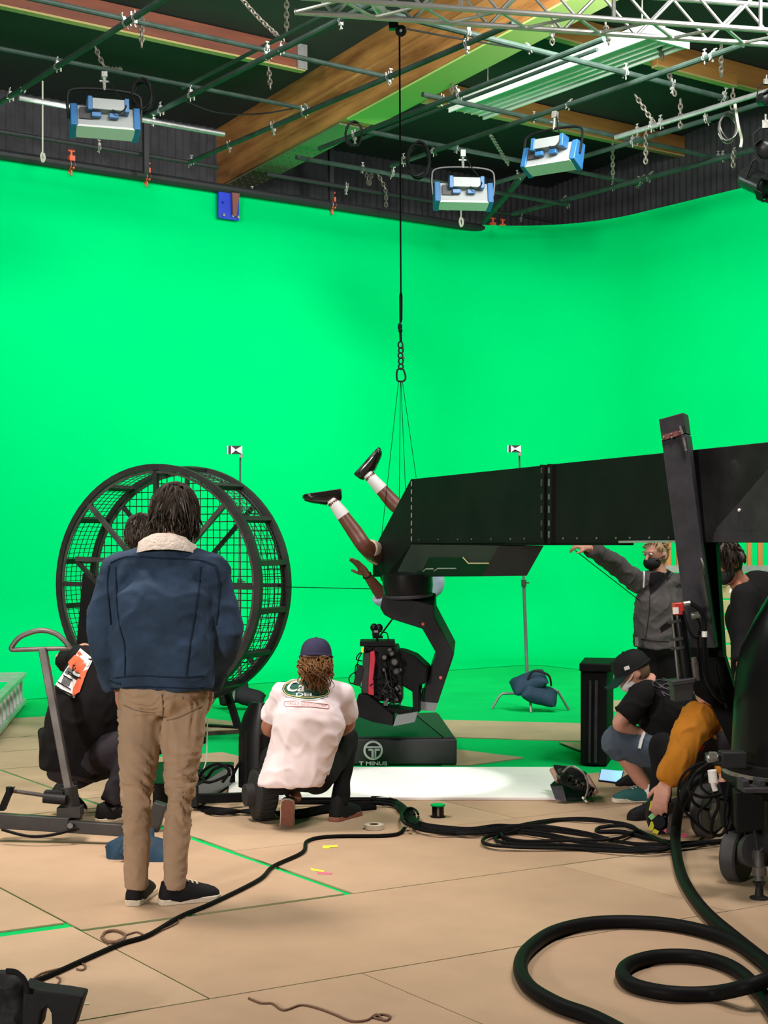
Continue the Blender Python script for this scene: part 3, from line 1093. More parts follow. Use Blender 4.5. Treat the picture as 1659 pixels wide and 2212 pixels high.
put('pale_edge_strip', bprism([(1336, 1168), (1470, 1167), (1470, 1172), (1336, 1173)], -.016, .05), 'alu', crane)
nose = put('nose', bprism([(888, 1034), (805, 1190), (805, 1246), (834, 1246), (888, 1176)], 0, .36), 'black', crane, bevel=.003)
mp_ = put('mount_plate', bprism([(888, 1176), (1076, 1179), (1041, 1245), (912, 1245), (852, 1246)], -.012, .3), 'grey_plate', crane, bevel=.003)
put('recess', bprism([(926, 1204), (1000, 1204), (1011, 1217), (1056, 1217), (1040, 1245), (888, 1246), (905, 1232), (912, 1232)], -.02, -.0125), 'black_gloss', mp_)
put('trim_strip', MB().tube([BP(1000, 1204, -.022), BP(1012, 1217, -.022), BP(1056, 1217, -.022)], .004, 5), 'slat_wood', mp_)
put('trim_strip', MB().tube([BP(914, 1234, -.022), BP(920, 1229, -.022), BP(936, 1229, -.022)], .005, 5), 'alu', mp_)
put('trim_strip', MB().tube([BP(938, 1234, -.022), BP(945, 1228, -.022), BP(985, 1228, -.022)], .004, 5), 'alu', mp_)
# upright bar with hinge
bar = put('upright_bar', MB().prism([P(1429, 950, 6.9), P(1483, 938, 6.9), P(1546, 1400, 6.85), P(1489, 1400, 6.85)], (.05, .13, 0)), 'black_bar', crane, bevel=.003)
hb = put('hinge_block', MB().prism([P(1423, 906, 6.9), P(1476, 891, 6.9), P(1482, 936, 6.9), P(1429, 948, 6.9)], (.05, .13, 0)), 'black_bar', crane, bevel=.003)
put('hinge_bracket', MB().prism([P(1431, 940, 6.885), P(1470, 928, 6.885), P(1473, 939, 6.885), P(1432, 951, 6.885)], (0, .014, 0)), 'rust', hb)
for x, y in ((1434, 945), (1450, 938), (1451, 945), (1469, 932)):
    put('screw', MB().ell(P(x, y, 6.882), .006, nu=8, nv=5), 'chrome', hb)
put('latch', MB().bar(P(1468, 920, 6.88), P(1474, 938, 6.88), .016, .01).bar(P(1476, 945, 6.88), P(1482, 974, 6.88), .010, .01), 'clamp', hb)
put('square_tube', MB().prism([P(1520, 1172, 7.0), P(1546, 1172, 7.0), P(1562, 1420, 6.95), P(1530, 1420, 6.95)], (.04, .1, 0)), 'black', crane, bevel=.003)
put('inner_frame', MB().prism([P(1490, 1172, 7.15), P(1545, 1172, 7.15), P(1552, 1330, 7.1), P(1562, 1410, 7.1), P(1590, 1500, 7.1), P(1604, 1650, 7.1), P(1590, 1640, 7.1), P(1536, 1524, 7.1), P(1500, 1500, 7.1), P(1485, 1400, 7.1), P(1505, 1300, 7.1)], (.03, .08, 0)), 'black', crane, bevel=.003)
put('handle_rod', MB().tube(spline([P(1514, 1206, 6.82), P(1520, 1225, 6.80), P(1515, 1240, 6.82)], 5), .006, 6).tube([P(1516, 1240, 6.84), P(1530, 1315, 6.84)], .006, 6), 'steel', crane)
# hydraulic cylinder with hoses
cyl = put('hydraulic_cylinder', MB().tube([P(1465, 1326, 6.72), P(1467, 1340, 6.72), P(1484, 1470, 6.72), P(1486, 1492, 6.72)], [.027, .031, .031, .026], 18), 'black_gloss', crane)
put('red_cap', MB().bar(P(1464, 1302, 6.71), P(1466, 1328, 6.71), .048, .05, up=(0, 1, 0)), 'red_cap', cyl, bevel=.004)
put('white_sticker', MB().bar(P(1459, 1312, 6.684), P(1460, 1326, 6.684), .026, .003, up=(0, 1, 0)), 'print_white', cyl)
put('rod', MB().cyl(P(1452, 1330, 6.70), P(1467, 1482, 6.70), .007, n=8), 'steel', cyl)
for y in (1338, 1376, 1395):
    put('collar', MB().cyl(P(1457 + (y - 1326) * .13, y, 6.72), P(1458 + (y - 1326) * .13, y + 6, 6.72), .037, n=16), 'black_bar', cyl)
put('mount_box', MB().prism([P(1454, 1478, 6.66), P(1500, 1472, 6.66), P(1497, 1513, 6.66), P(1457, 1517, 6.66)], (0, .1, 0)), 'grey_plate', crane, bevel=.004)
put('mount_lid', MB().prism([P(1452, 1472, 6.65), P(1502, 1465, 6.65), P(1502, 1475, 6.65), P(1452, 1482, 6.65)], (0, .12, 0)), 'black_bar', crane, bevel=.003)
put('fitting', MB().cyl(P(1476, 1305, 6.69), P(1491, 1303, 6.69), .012, n=10).cyl(P(1494, 1331, 6.7), P(1512, 1328, 6.7), .015, n=10), 'clamp', crane)
put('valve', MB().cyl(P(1498, 1420, 6.68), P(1500, 1432, 6.68), .013, n=10).cyl(P(1500, 1430, 6.69), P(1505, 1470, 6.69), .017, n=10), 'steel', crane)
for i, pts in enumerate(([(1490, 1303, 6.69), (1512, 1318, 6.68), (1522, 1345, 6.68), (1521, 1400, 6.68), (1526, 1460, 6.7), (1545, 1500, 6.74), (1562, 1516, 6.8)],
                         [(1476, 1320, 6.68), (1486, 1355, 6.67), (1495, 1372, 6.67), (1505, 1378, 6.68), (1512, 1365, 6.7)],
                         [(1500, 1330, 6.7), (1512, 1350, 6.69), (1508, 1380, 6.69), (1512, 1440, 6.7), (1518, 1480, 6.7)],
                         [(1545, 1430, 6.8), (1552, 1460, 6.8), (1560, 1500, 6.8), (1570, 1530, 6.8)])):
    put('hose', MB().tube(spline([P(*p) for p in pts], 6), .011 if i == 0 else .006, 8), 'hose', crane)
put('hose_tag', MB().cyl(P(1522, 1364, 6.668), P(1522, 1376, 6.668), .0125, n=8), 'print_white', crane)
# column
cc = V(((1738 - CX) / F * 6.72, 6.72, 0))


def zc(y, d=6.72):
    return CH - (y - HY) / F * d


prof_ = [(1230, 30), (1262, 55), (1290, 78), (1340, 106), (1400, 134), (1450, 145), (1510, 149), (1640, 155)]
rings = []
for y, r in prof_:
    rr = r / F * 6.72
    rings.append([cc + V((rr * math.cos(t), rr * math.sin(t), zc(y))) for t in np.linspace(0, 2 * PI, 49)[:-1]])
column = put('column', MB().loft(rings), 'black_gloss', crane, smooth=.9)
rr = .36
put('column_flange', MB().tube([cc + Z * zc(1662), cc + Z * zc(1640)], rr, 48), 'black', crane, bevel=.004)
put('flange_band', MB().tube([cc + Z * zc(1668), cc + Z * zc(1660)], rr + .008, 48), 'chrome', crane)
put('flange_tag', MB().box(cc + V((-.27, -.25, zc(1676))), (.05, .03, .03), Matrix.Rotation(.7, 3, 'Z')), 'white', crane)
put('base_deck', MB().box(cc + V((.02, .0, zc(1690))), (.66, .62, .06)), 'black', crane, bevel=.006)
put('base_body', MB().box(cc + V((-.06, -.02, zc(1760))), (.34, .46, .26)), 'black_worn', crane, bevel=.008)
put('base_box', MB().prism([P(1588, 1712, 6.36), P(1650, 1706, 6.36), P(1650, 1792, 6.36), P(1592, 1800, 6.36)], (.02, .14, 0)), 'black', crane, bevel=.005)
put('base_bracket', MB().box(P(1628, 1703, 6.34), (.11, .12, .02)).box(P(1605, 1695, 6.36), (.03, .1, .05)).box(P(1640, 1692, 6.36), (.03, .1, .04)), 'black_bar', crane, bevel=.003)
put('base_leg', MB().bar(P(1560, 1700, 6.9), P(1590, 1790, 6.75), .07, .09), 'black', crane, bevel=.004)
put('axle_housing', MB().cyl(P(1598, 1846, 6.74), P(1660, 1850, 6.55), .045, n=16).cyl(P(1625, 1838, 6.64), P(1635, 1838, 6.60), .075, n=20), 'grey_tyre', crane)
put('wheel_fork', MB().bar(P(1620, 1790, 6.66), P(1616, 1856, 6.70), .05, .02).bar(P(1640, 1790, 6.6), P(1648, 1870, 6.55), .05, .03), 'black_worn', crane, bevel=.003)


def caster(c, axis, R, w, parent):
    axis = V(axis).normalized()
    wh = put('wheel', MB().tube([V(c) - axis * w / 2, V(c) - axis * w * .38, V(c) + axis * w * .38, V(c) + axis * w / 2], [R * .94, R, R, R * .94], 36), 'grey_tyre', parent, smooth=.5)
    put('hub', MB().tube([V(c) - axis * (w / 2 + .012), V(c) + axis * (w / 2 + .012)], [R * .32, R * .32], 20), 'steel', wh)
    put('wheel_ring', MB().ring(V(c) - axis * (w / 2 + .001), axis, R * .74, .006, 32, 6), 'black', wh)
    return wh


caster(P(1592, 1847, 6.78), (.80, -.60, 0), .122, .075, crane)
caster(cc + V((.62, -.25, .122)), (.80, -.60, 0), .122, .075, crane)
caster(cc + V((.30, .62, .14)), (.80, -.60, 0), .14, .07, crane)
pv = V((1.95, 6.45, 0))
put('pivot', MB().tube([pv + Z * 1.15, pv + Z * 1.40, pv + Z * 1.48, pv + Z * 1.56], [.13, .12, .17, .17], 28), 'black', crane)
put('axle_beam', MB().bar(cc + V((-.25, .55, .2)), cc + V((.45, .5, .2)), .08, .08).bar(cc + V((.2, 0, .25)), cc + V((.60, -.2, .2)), .08, .08), 'black', crane)
caster(P(1527, 1751, 7.72), (.80, -.60, 0), .14, .07, crane)
lv = put('levelling_foot', MB().tube([P(1640, 1944, 6.44), P(1640, 1938, 6.44), P(1640, 1934, 6.44), P(1640, 1915, 6.44), P(1640, 1905, 6.44)], [.042, .042, .02, .016, .03], 14), 'black_worn', crane)
put('foot_screw', MB().tube([P(1640, 1906, 6.44), P(1640, 1840, 6.5)], .02, 12).tube([P(1640, 1872, 6.46), P(1640, 1890, 6.46)], .032, 12), 'steel', lv)
put('valve_block', MB().box(P(1548, 1640, 6.5), (.09, .07, .05)).box(P(1582, 1640, 6.5), (.11, .08, .07)), 'black_worn', crane, bevel=.004)
put('silver_fitting', MB().cyl(P(1528, 1640, 6.46), P(1550, 1636, 6.46), .018, n=10).box(P(1540, 1632, 6.45), (.03, .03, .03)), 'clamp', crane)
put('white_connector', MB().cyl(P(1538, 1664, 6.42), P(1541, 1690, 6.42), .02, n=12).cyl(P(1540, 1690, 6.42), P(1545, 1708, 6.42), .012, n=10), 'white', crane)
for i, pts in enumerate(([(1525, 1645, 6.44), (1490, 1660, 6.4), (1468, 1690, 6.4), (1468, 1735, 6.4), (1500, 1775, 6.42), (1530, 1800, 6.5)],
                         [(1530, 1650, 6.44), (1505, 1668, 6.4), (1490, 1700, 6.4), (1500, 1735, 6.4), (1530, 1750, 6.45)],
                         [(1545, 1708, 6.42), (1530, 1735, 6.4), (1508, 1755, 6.4), (1512, 1785, 6.4), (1540, 1800, 6.45), (1565, 1780, 6.5)],
                         [(1548, 1708, 6.42), (1552, 1740, 6.4), (1540, 1770, 6.4), (1538, 1800, 6.42), (1560, 1802, 6.45), (1572, 1770, 6.5), (1575, 1720, 6.5)],
                         [(1520, 1668, 6.45), (1515, 1700, 6.43), (1545, 1722, 6.43), (1575, 1730, 6.5)],
                         [(1490, 1712, 6.38), (1520, 1722, 6.38), (1560, 1715, 6.42)],
                         [(1575, 1690, 6.4), (1568, 1730, 6.38), (1565, 1770, 6.4), (1570, 1800, 6.45)])):
    put('cable', MB().tube(spline([P(*p) for p in pts], 7), .0075 if i % 2 else .006, 6), 'hose', crane)

# remote head hanging from the nose
drum_c = P(880, 1248, 10.12)
dd = drum_c.y
head = crane
tl = V((-.06, -.05, 1)).normalized()
put('head_drum', MB().tube([drum_c + tl * .03, drum_c - tl * .06, drum_c - tl * .105, drum_c - tl * .125], [.172, .172, .165, .14], 40), 'black_gloss', crane, smooth=.7)
put('head_ring', MB().ring(drum_c - tl * .12, tl, .155, .014, 40, 8), 'black_bar', crane)
arm_px = [(821, 1314), (826, 1290), (836, 1281), (938, 1308), (939, 1334), (981, 1414), (940, 1537), (905, 1533), (943, 1413), (912, 1359), (846, 1338), (830, 1329)]
armd = 10.08
arm = put('head_arm', MB().prism([P(x, y, armd) for x, y in arm_px], (.02, .2, .075)), 'black_arm', crane, bevel=.006)
put('arm_end', MB().prism([P(907, 1516, armd - .004), P(946, 1519, armd - .004), P(940, 1537, armd - .004), P(905, 1534, armd - .004)], (.02, .2, .075)), 'silver', arm)
for x, y in ((914, 1348), (952, 1464)):
    put('indicator_lamp', MB().ell(P(x, y, armd - .004), (.012, .006, .012), nu=10, nv=6), 'orange', arm)

# film camera slung in the head
cam_t = thing('film_camera', P(830, 1568, 10.1), 'black film camera with a red strap slung below the crane head', 'camera')
put('top_plate', MB().box((P(778, 1388, 10.05) + P(853, 1388, 10.05)) / 2, (.236, .24, .032)), 'black', cam_t, bevel=.003)
body = put('camera_body', MB().prism([P(786, 1396, 9.98), P(856, 1396, 9.98), P(868, 1440, 9.98), P(866, 1520, 9.98), P(792, 1512, 9.98), P(783, 1440, 9.98)], (.02, .26, 0)), 'black_worn', cam_t, bevel=.006)
put('battery', MB().prism([P(784, 1412, 9.93), P(799, 1410, 9.93), P(796, 1500, 9.93), P(780, 1497, 9.93)], (0, .06, 0)), 'grey_plate', cam_t, bevel=.006)
put('red_strap', MB().prism([P(800, 1408, 9.925), P(809, 1406, 9.925), P(811, 1424, 9.925), P(807, 1462, 9.925), P(808, 1503, 9.925), P(795, 1500, 9.925), P(797, 1450, 9.925)], (0, .06, 0)), 'red', cam_t, bevel=.005)
put('lens_housing', MB().prism([P(856, 1404, 10.0), P(873, 1408, 10.0), P(896, 1417, 10.0), P(924, 1443, 10.0), P(921, 1476, 10.0), P(906, 1480, 10.0), P(903, 1502, 10.0), P(866, 1480, 10.0)], (.03, .24, 0)), 'black', cam_t, bevel=.012)
put('cradle_plate', MB().prism([P(774, 1500, 9.9), P(795, 1502, 9.9), P(850, 1545, 9.9), P(849, 1568, 9.9), P(806, 1560, 9.9), P(762, 1544, 9.9)], (.01, .1, 0)), 'black', cam_t, bevel=.005)
put('cradle_plate', MB().prism([P(857, 1546, 9.89), P(903, 1538, 9.93), P(896, 1560, 9.93), P(849, 1569, 9.89)], (.01, .18, 0)), 'silver', cam_t, bevel=.004)
put('cradle_plate', MB().prism([P(890, 1480, 10.0), P(905, 1480, 10.0), P(904, 1540, 9.96), P(892, 1541, 9.96)], (.02, .12, 0)), 'black', cam_t, bevel=.004)
put('cradle_floor', MB().prism([P(800, 1522, 9.95), P(890, 1535, 9.95), P(892, 1544, 9.95), P(800, 1536, 9.95)], (.01, .2, 0)), 'black', cam_t, bevel=.004)
vf = put('viewfinder', MB().ell(P(808, 1356, 9.98), (.026, .03, .03)).ell(P(819, 1357, 9.98), (.026, .03, .03)).box(P(812, 1368, 9.97), (.05, .04, .03)), 'black_gloss', cam_t)
put('viewfinder_arm', MB().cyl(P(813, 1370, 9.99), P(816, 1386, 10.0), .008, n=8).box(P(816, 1376, 9.99), (.07, .03, .018)).bar(P(822, 1372, 9.99), P(850, 1334, 10.1), .008, .008), 'black', vf)
put('viewfinder_tag', MB().box(P(812, 1364, 9.945), (.03, .006, .014)), 'clamp', vf)
for (x, y, r, l, mm) in ((830, 1420, .026, .06, 'black_gloss'), (846, 1412, .022, .08, 'black_worn'), (852, 1430, .035, .09, 'black_gloss'), (842, 1404, .018, .05, 'grey_plate'), (829, 1447, .02, .04, 'black_gloss'), (856, 1450, .028, .05, 'black_worn')):
    kb = put('control_knob', MB().tube([P(x, y, 9.98), P(x, y, 9.98 - l * .6), P(x, y, 9.98 - l)], [r, r, r * .85], 14), mm, cam_t)
    put('knob_face', MB().cyl(P(x, y, 9.979 - l), P(x, y, 9.976 - l), r * .55, n=12), 'steel', kb)
random.seed(3)
for i in range(26):
    x, y = random.uniform(818, 866), random.uniform(1445, 1522)
    s = random.uniform(.012, .035)
    put('connector', MB().box(P(x, y, 9.965), (s * random.uniform(.5, 1.6), .05, s), Matrix.Rotation(random.uniform(-.6, .6), 3, 'Y')), random.choice(('black', 'black_worn', 'grey_plate', 'black', 'steel')), cam_t, bevel=.002)
for i in range(12):
    a = P(random.uniform(790, 862), random.uniform(1400, 1515), 9.95)
    b = P(random.uniform(815, 870), random.uniform(1430, 1525), 9.95)
    c = (a + b) / 2 + V((random.uniform(-.03, .03), -.05, random.uniform(-.05, .05)))
    put('camera_cable', MB().tube(spline([a, c, b], 8), .0045, 5), random.choice(('black', 'hose', 'black_bar')), cam_t)
for pts in ([(790, 1400, 9.95), (776, 1420, 9.93), (771, 1445, 9.93), (774, 1475, 9.93), (785, 1490, 9.95)],
            [(815, 1386, 9.97), (795, 1402, 9.93), (776, 1412, 9.93), (770, 1424, 9.93), (782, 1428, 9.95)],
            [(778, 1448, 9.95), (762, 1455, 9.93), (754, 1465, 9.93), (758, 1476, 9.93), (774, 1474, 9.95)],
            [(824, 1366, 9.98), (836, 1368, 10.0), (839, 1384, 10.02)],
            [(783, 1440, 9.95), (770, 1436, 9.93), (767, 1452, 9.93), (768, 1466, 9.94)]):
    put('camera_cable', MB().tube(spline([P(*p) for p in pts], 8), .004, 5), 'hose', cam_t)
put('receiver_box', MB().box(P(775, 1460, 9.95), (.05, .05, .13), Matrix.Rotation(.2, 3, 'Y')), 'black_worn', cam_t, bevel=.004)
put('yellow_tag', MB().box(P(783, 1404, 9.92), (.015, .006, .035)), 'yellow', cam_t)

# ================================================================== crash pad, white board and the small things round them
zt = .196
pf = [V((-.62, 10.14, 0)), V((.499, 10.14, 0)), V((.43, 11.6, 0)), V((-.62, 11.6, 0))]
pad = thing('crash_pad', V((-.06, 10.9, .008)), 'black crash pad with a white round T emblem on its side', 'pad')
put('body', MB().prism([p + Z * .009 for p in pf], (0, 0, zt - .02)), 'pad_side', pad, bevel=.012)
put('top_cover', MB().prism([V((-.60, 10.15, zt - .012)), V((.40, 10.15, zt - .012)), V((.22, 11.5, zt - .012)), V((-.6, 11.5, zt - .012))], (0, 0, .016)), 'pad_top', pad, bevel=.006)
put('border_strip', MB().prism([V((.41, 10.16, zt - .012)), V((.485, 10.16, zt - .012)), V((.41, 11.55, zt - .012)), V((.235, 11.5, zt - .012))], (0, 0, .013)), 'pad_side', pad)


def flat_text(txt, centre, width, height, m, parent, name, shear=0, bold=0):
    vs, fs = text_mesh(txt, 1.0, bold, shear)
    x0, x1 = min(v.x for v in vs), max(v.x for v in vs)
    y0, y1 = min(v.y for v in vs), max(v.y for v in vs)
    mb = MB().add([V(centre) + V(((v.x - (x0 + x1) / 2) / (x1 - x0) * width, 0, (v.y - (y0 + y1) / 2) / (y1 - y0) * height)) for v in vs], fs)
    return put(name, mb, m, parent, smooth=0)


ly = 10.128
lc = P(806, 1621, ly)
ppm = F / ly
mb = MB()
Ro, Ri = 21 / ppm, 16.5 / ppm
mb.loft([[lc + V((r * math.sin(t), y, r * math.cos(t))) for (r, y) in ((Ro, 0), (Ri, 0), (Ri, .006), (Ro, .006))] for t in np.linspace(0, 2 * PI, 49)[:-1]], closed=True)
emb = put('emblem_ring', mb, 'print_white', pad)


def lp(poly):
    return MB().prism([P(806 + x, 1621 + y, ly) for x, y in poly], (0, .006, 0))


put('emblem_bar', lp([(-15, -9), (15, -9), (16, -5), (-16, -5)]), 'print_white', emb)
put('emblem_letter', lp([(-10, -3.2), (-1, -3.2), (1.5, -.5), (1.5, 17), (-1.2, 18), (-3.8, 16), (-3.8, 1), (-10.5, 1)]), 'print_white', emb)
put('emblem_letter', lp([(3, -3.2), (14, -3.2), (15, .8), (6.8, 1), (6.8, 16), (4.4, 17.6), (3.4, 16)]), 'print_white', emb)
flat_text('T MINUS', P(806, 1649, ly), 61 / ppm, 8.5 / ppm, 'print_white', pad, 'lettering', bold=.025)

wb = [G(498, 1656.5, .027), G(1196, 1656.5, .027), G(1212, 1722, .027), G(492, 1722, .027)]
put('white_board', MB().prism([V((p.x, p.y, .009)) for p in wb], (0, 0, .018)), 'white_board', bevel=.003, label='large white board lying on the floor under a bright pool of light', cat='board')

# black case behind the crouching man
t = thing('black_case', G(1290, 1655), 'tall black case with a stepped lid standing by the crouching men', 'case')
d0 = G(1290, 1655).y
mb = MB().prism([V((P(1254, 1650, d0).x, d0, .009)), V((P(1308, 1650, d0).x, d0 - .05, .009)), V((P(1345, 1650, d0).x, d0 + .4, .009)), V((P(1280, 1650, d0).x, d0 + .45, .009))], (0, 0, .64))
put('body', mb, 'black', t, bevel=.01)
mb = MB().prism([V((P(1252, 1650, d0).x - .005, d0 - .02, .65)), V((P(1316, 1650, d0).x, d0 - .07, .65)), V((P(1352, 1650, d0).x, d0 + .42, .65)), V((P(1282, 1650, d0).x, d0 + .47, .65))], (0, 0, .055))
put('lid', mb, 'black', t, bevel=.008)
put('rib', MB().bar(P(1288, 1470, d0 - .04), P(1286, 1648, d0 - .04), .012, .02), 'black_bar', t)
put('rib', MB().bar(P(1275, 1470, d0 - .03), P(1273, 1648, d0 - .03), .008, .015), 'black_bar', t)

# led panel lying by the board
t = thing('led_panel_lamp', G(1245, 1735), 'small black LED lamp with brown handles lying beside the white board', 'lamp')
put('housing', MB().prism([P(1192, 1703, 8.78), P(1206, 1690, 8.9), P(1290, 1715, 8.8), P(1262, 1728, 8.72), P(1222, 1731, 8.68)], (0, .12, .0)), 'black', t, bevel=.006)
put('panel_frame', MB().prism([P(1196, 1660, 9.0), P(1230, 1664, 8.95), P(1268, 1676, 8.9), P(1292, 1714, 8.75), P(1250, 1712, 8.75), P(1205, 1690, 8.8)], (.0, .04, .02)), 'black', t, bevel=.004)
for (a, b) in (((1192, 1662, 8.93), (1206, 1688, 8.85)), ((1268, 1678, 8.85), (1288, 1712, 8.72))):
    put('handle', MB().cyl(P(*a), P(*b), .016, n=12), 'copper', t)
put('barn_door', MB().prism([P(1190, 1700, 8.74), P(1215, 1697, 8.74), P(1224, 1731, 8.68), P(1200, 1727, 8.7)], (0, .015, .0)), 'black_bar', t)
for i in range(20):
    x, y = 1206 + 4 * i, 1668 + 2.2 * i + random.uniform(-6, 14)
    put('lamp_fitting', MB().box(P(x, y, 8.74), (.022, .04, random.uniform(.015, .04)), Matrix.Rotation(random.uniform(-.8, .8), 3, 'Y')), random.choice(('black', 'black_worn', 'black', 'steel', 'grey_plate')), t, bevel=.002)
put('lamp_cable', MB().tube(spline([P(1215, 1668, 8.72), P(1235, 1655, 8.7), P(1262, 1672, 8.68), P(1270, 1700, 8.66), P(1262, 1728, 8.68)], 6), .006, 5), 'clamp', t)
put('lamp_tip', MB().cyl(P(1258, 1722, 8.7), P(1268, 1733, 8.68), .007, n=8), 'white', t)

# lit tablet
c = [G(1293, 1687, .012), G(1340, 1693, .012), G(1347, 1668, .012), G(1298, 1664, .012)]
t = thing('tablet', G(1320, 1680), 'tablet glowing pale blue on the floor beside green shoes', 'tablet')
put('case', MB().prism([p - Z * .004 for p in c], (0, 0, .01)), 'black', t)
cm = sum(c, V()) / 4
put('screen', MB().prism([cm + (p - cm) * .95 + Z * .006 for p in c], (0, 0, .003)), 'blue_glow', t)

# cable spool and tape roll
c = G(946, 1768)
t = thing('cable_spool', c, 'small spool of black thread with green flange on the floor', 'spool')
put('spool_flange', MB().cyl(c + Z * .008, c + Z * .014, .042, n=24), 'black', t)
put('winding', MB().cyl(c + Z * .014, c + Z * .072, .034, n=24), 'black_gloss', t)
put('spool_flange', MB().cyl(c + Z * .072, c + Z * .079, .042, n=24), 'green_floor', t)
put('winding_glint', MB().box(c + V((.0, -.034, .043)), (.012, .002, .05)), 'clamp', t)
c = G(808, 1794)
t = thing('tape_roll', c, 'flat cream tape roll lying on the boards', 'tape')
put('roll', MB().hoop(c + Z * .022, Z, .052, .024, .028, 32), 'sole_white', t)
put('core', MB().hoop(c + Z * .022, Z, .025, .026, .004, 24), 'twine', t)

# floor tape marks
def ftape(px, m, label):
    mb = MB().prism([G(x, y, .009) for x, y in px], (0, 0, .0012))
    return put('tape_mark', mb, m, smooth=0, label=label, cat='tape', group='tape marks on the floor')


def F4(x, y):
    return (x * .5425, 1700 + y * .5425)


ftape([F4(1285, 234), F4(1345, 232), F4(1345, 239), F4(1312, 241), F4(1310, 246), F4(1285, 246)], 'yellow', 'yellow tape mark farther from the camera')
ftape([F4(1237, 322), F4(1255, 328), F4(1290, 333), F4(1290, 339), F4(1240, 333)], 'yellow', 'yellow tape mark next to the pink one')
ftape([F4(1262, 339), F4(1322, 342), F4(1320, 349), F4(1266, 346)], 'pink', 'pink tape mark next to a yellow one')
ftape([(1470, 1802), (1486, 1800), (1486, 1808), (1472, 1809)], 'pink', 'pink tape mark under the crane')
ftape([F4(337, 860), F4(355, 858), F4(356, 866), F4(339, 868)], 'cable_ivory', 'small pale scrap of tape near the black bag')

# ================================================================== stands with marker cards
def light_stand(base, top, label, card_px, dcard, legs, bag_label, bag_m, bag_px):
    t = thing('light_stand', base, label, 'stand', 'light stands')
    a, b = V(base) + Z * .14, V(top)
    L = b - a
    put('pole', MB().tube([a, a + L * .45], .016, 10), 'chrome', t)
    put('pole', MB().tube([a + L * .45, a + L * .75], .012, 10), 'chrome', t)
    put('pole', MB().tube([a + L * .75, b], .008, 8), 'steel', t)
    for f in (.45, .75):
        put('collar', MB().cyl(a + L * (f - .015), a + L * (f + .012), .024, n=12).cyl(a + L * f, a + L * f + V((.05, 0, 0)), .007, n=6), 'steel', t)
    for lg in legs:
        put('leg', MB().tube([V(p) for p in lg], .012, 8), 'chrome', t)
    (x0, y0, x1, y1) = card_px
    cd = put('marker_card', MB().box((P(x0, y0, dcard) + P(x1, y1, dcard)) / 2, ((x1 - x0) / F * dcard, .012, (y1 - y0) / F * dcard)), 'grey_plate', t)
    xm = x0 + (x1 - x0) * .62
    ym = (y0 + y1) / 2
    put('white_triangle', MB().prism([P(x0 + 9, y0, dcard - .012), P(xm, ym, dcard - .012), P(x0 + 9, y1, dcard - .012)], (0, .005, 0)), 'white', cd)
    put('white_triangle', MB().prism([P(x1, y0, dcard - .012), P(xm - 3, ym, dcard - .012), P(x1, y1, dcard - .012)], (0, .005, 0)), 'white', cd)
    put('white_edge', MB().bar(P(x0 + 2, y0, dcard - .01), P(x0 + 2, y1, dcard - .01), .01, .01), 'white', cd)
    put('card_clamp', MB().box(P(x1 - 2, y1 + 4, dcard), (.03, .03, .03)), 'clamp', t)


sb = P(1140, 1520, 13.45)
sb.z = 0
light_stand(sb, P(1121, 966, 13.4), 'chrome light stand with a marker card right of the hanging rope', (1095, 962, 1125, 977), 13.38,
            [[sb + Z * .14, P(1085, 1498, 13.4), P(1078, 1505, 13.4), P(1063, 1530, 13.4)], [sb + Z * .14, P(1196, 1488, 13.3), P(1206, 1494, 13.3), P(1229, 1534, 13.3)], [sb + Z * .13, sb + V((.0, -.22, .12)), sb + V((0, -.3, .0))]], None, None, None)
sb2 = P(517, 1530, 13.7)
sb2.z = 0
light_stand(sb2, P(519, 968, 13.6), 'chrome light stand with a marker card behind the big wheel', (490, 963, 523, 981), 13.58,
            [[sb2 + Z * .14, P(470, 1500, 13.6), P(452, 1528, 13.6)], [sb2 + Z * .14, P(545, 1500, 13.6), P(575, 1503, 13.6)], [sb2 + Z * .14, P(506, 1490, 13.3), P(500, 1548, 13.0)]], None, None, None)


def sandbag(name, label, c1, c2, m, size, strap=True, drape=.0):
    t = thing('sandbag', (V(c1) + V(c2)) / 2 - Z * size * .6, label, 'sandbag', 'sandbags')
    c1, c2 = V(c1), V(c2)
    for i, c in enumerate((c1, c2)):
        mb = MB()
        rings = []
        tw = (-.35, .3)[i]
        Rr = Matrix.Rotation(tw, 3, 'Y')
        for k in range(13):
            u_ = -1 + 2 * k / 12
            fl = (1 - abs(u_) ** 4)
            h = size * (.42 * fl ** .6 + .02)
            w = size * (.80 - .12 * (1 - u_ * u_))
            ring_ = []
            for th in np.linspace(0, 2 * PI, 25)[:-1]:
                a_, b_ = math.cos(th), math.sin(th)
                y_ = w * math.copysign(abs(a_) ** .6, a_)
                z_ = h * math.copysign(abs(b_) ** .9, b_) * (1 - .25 * abs(a_) ** 3)
                q_ = V((u_ * size * 1.1, y_ * .62, z_ + .5 * y_))
                q_ += V((1, 0, 1)) * size * .07 * noise.noise(q_ * 14 + V((i * 7, 0, 0)))
                ring_.append(c + Rr @ q_)
            rings.append(ring_)
        mb.loft(rings)
        put('bag', mb, m, t, smooth=5)
    if strap:
        mid = c1 * .4 + c2 * .6
        put('strap', MB().tube(spline([mid + V((-size * .5, 0, size * .5)), mid + V((-size * .1, -.02, size * 1.15)), mid + V((size * .8, -.02, size * .9)), mid + V((size * 1.0, 0, size * .2))], 6), .011, 6, flat=.35), 'sandbag_dark', t)
    return t


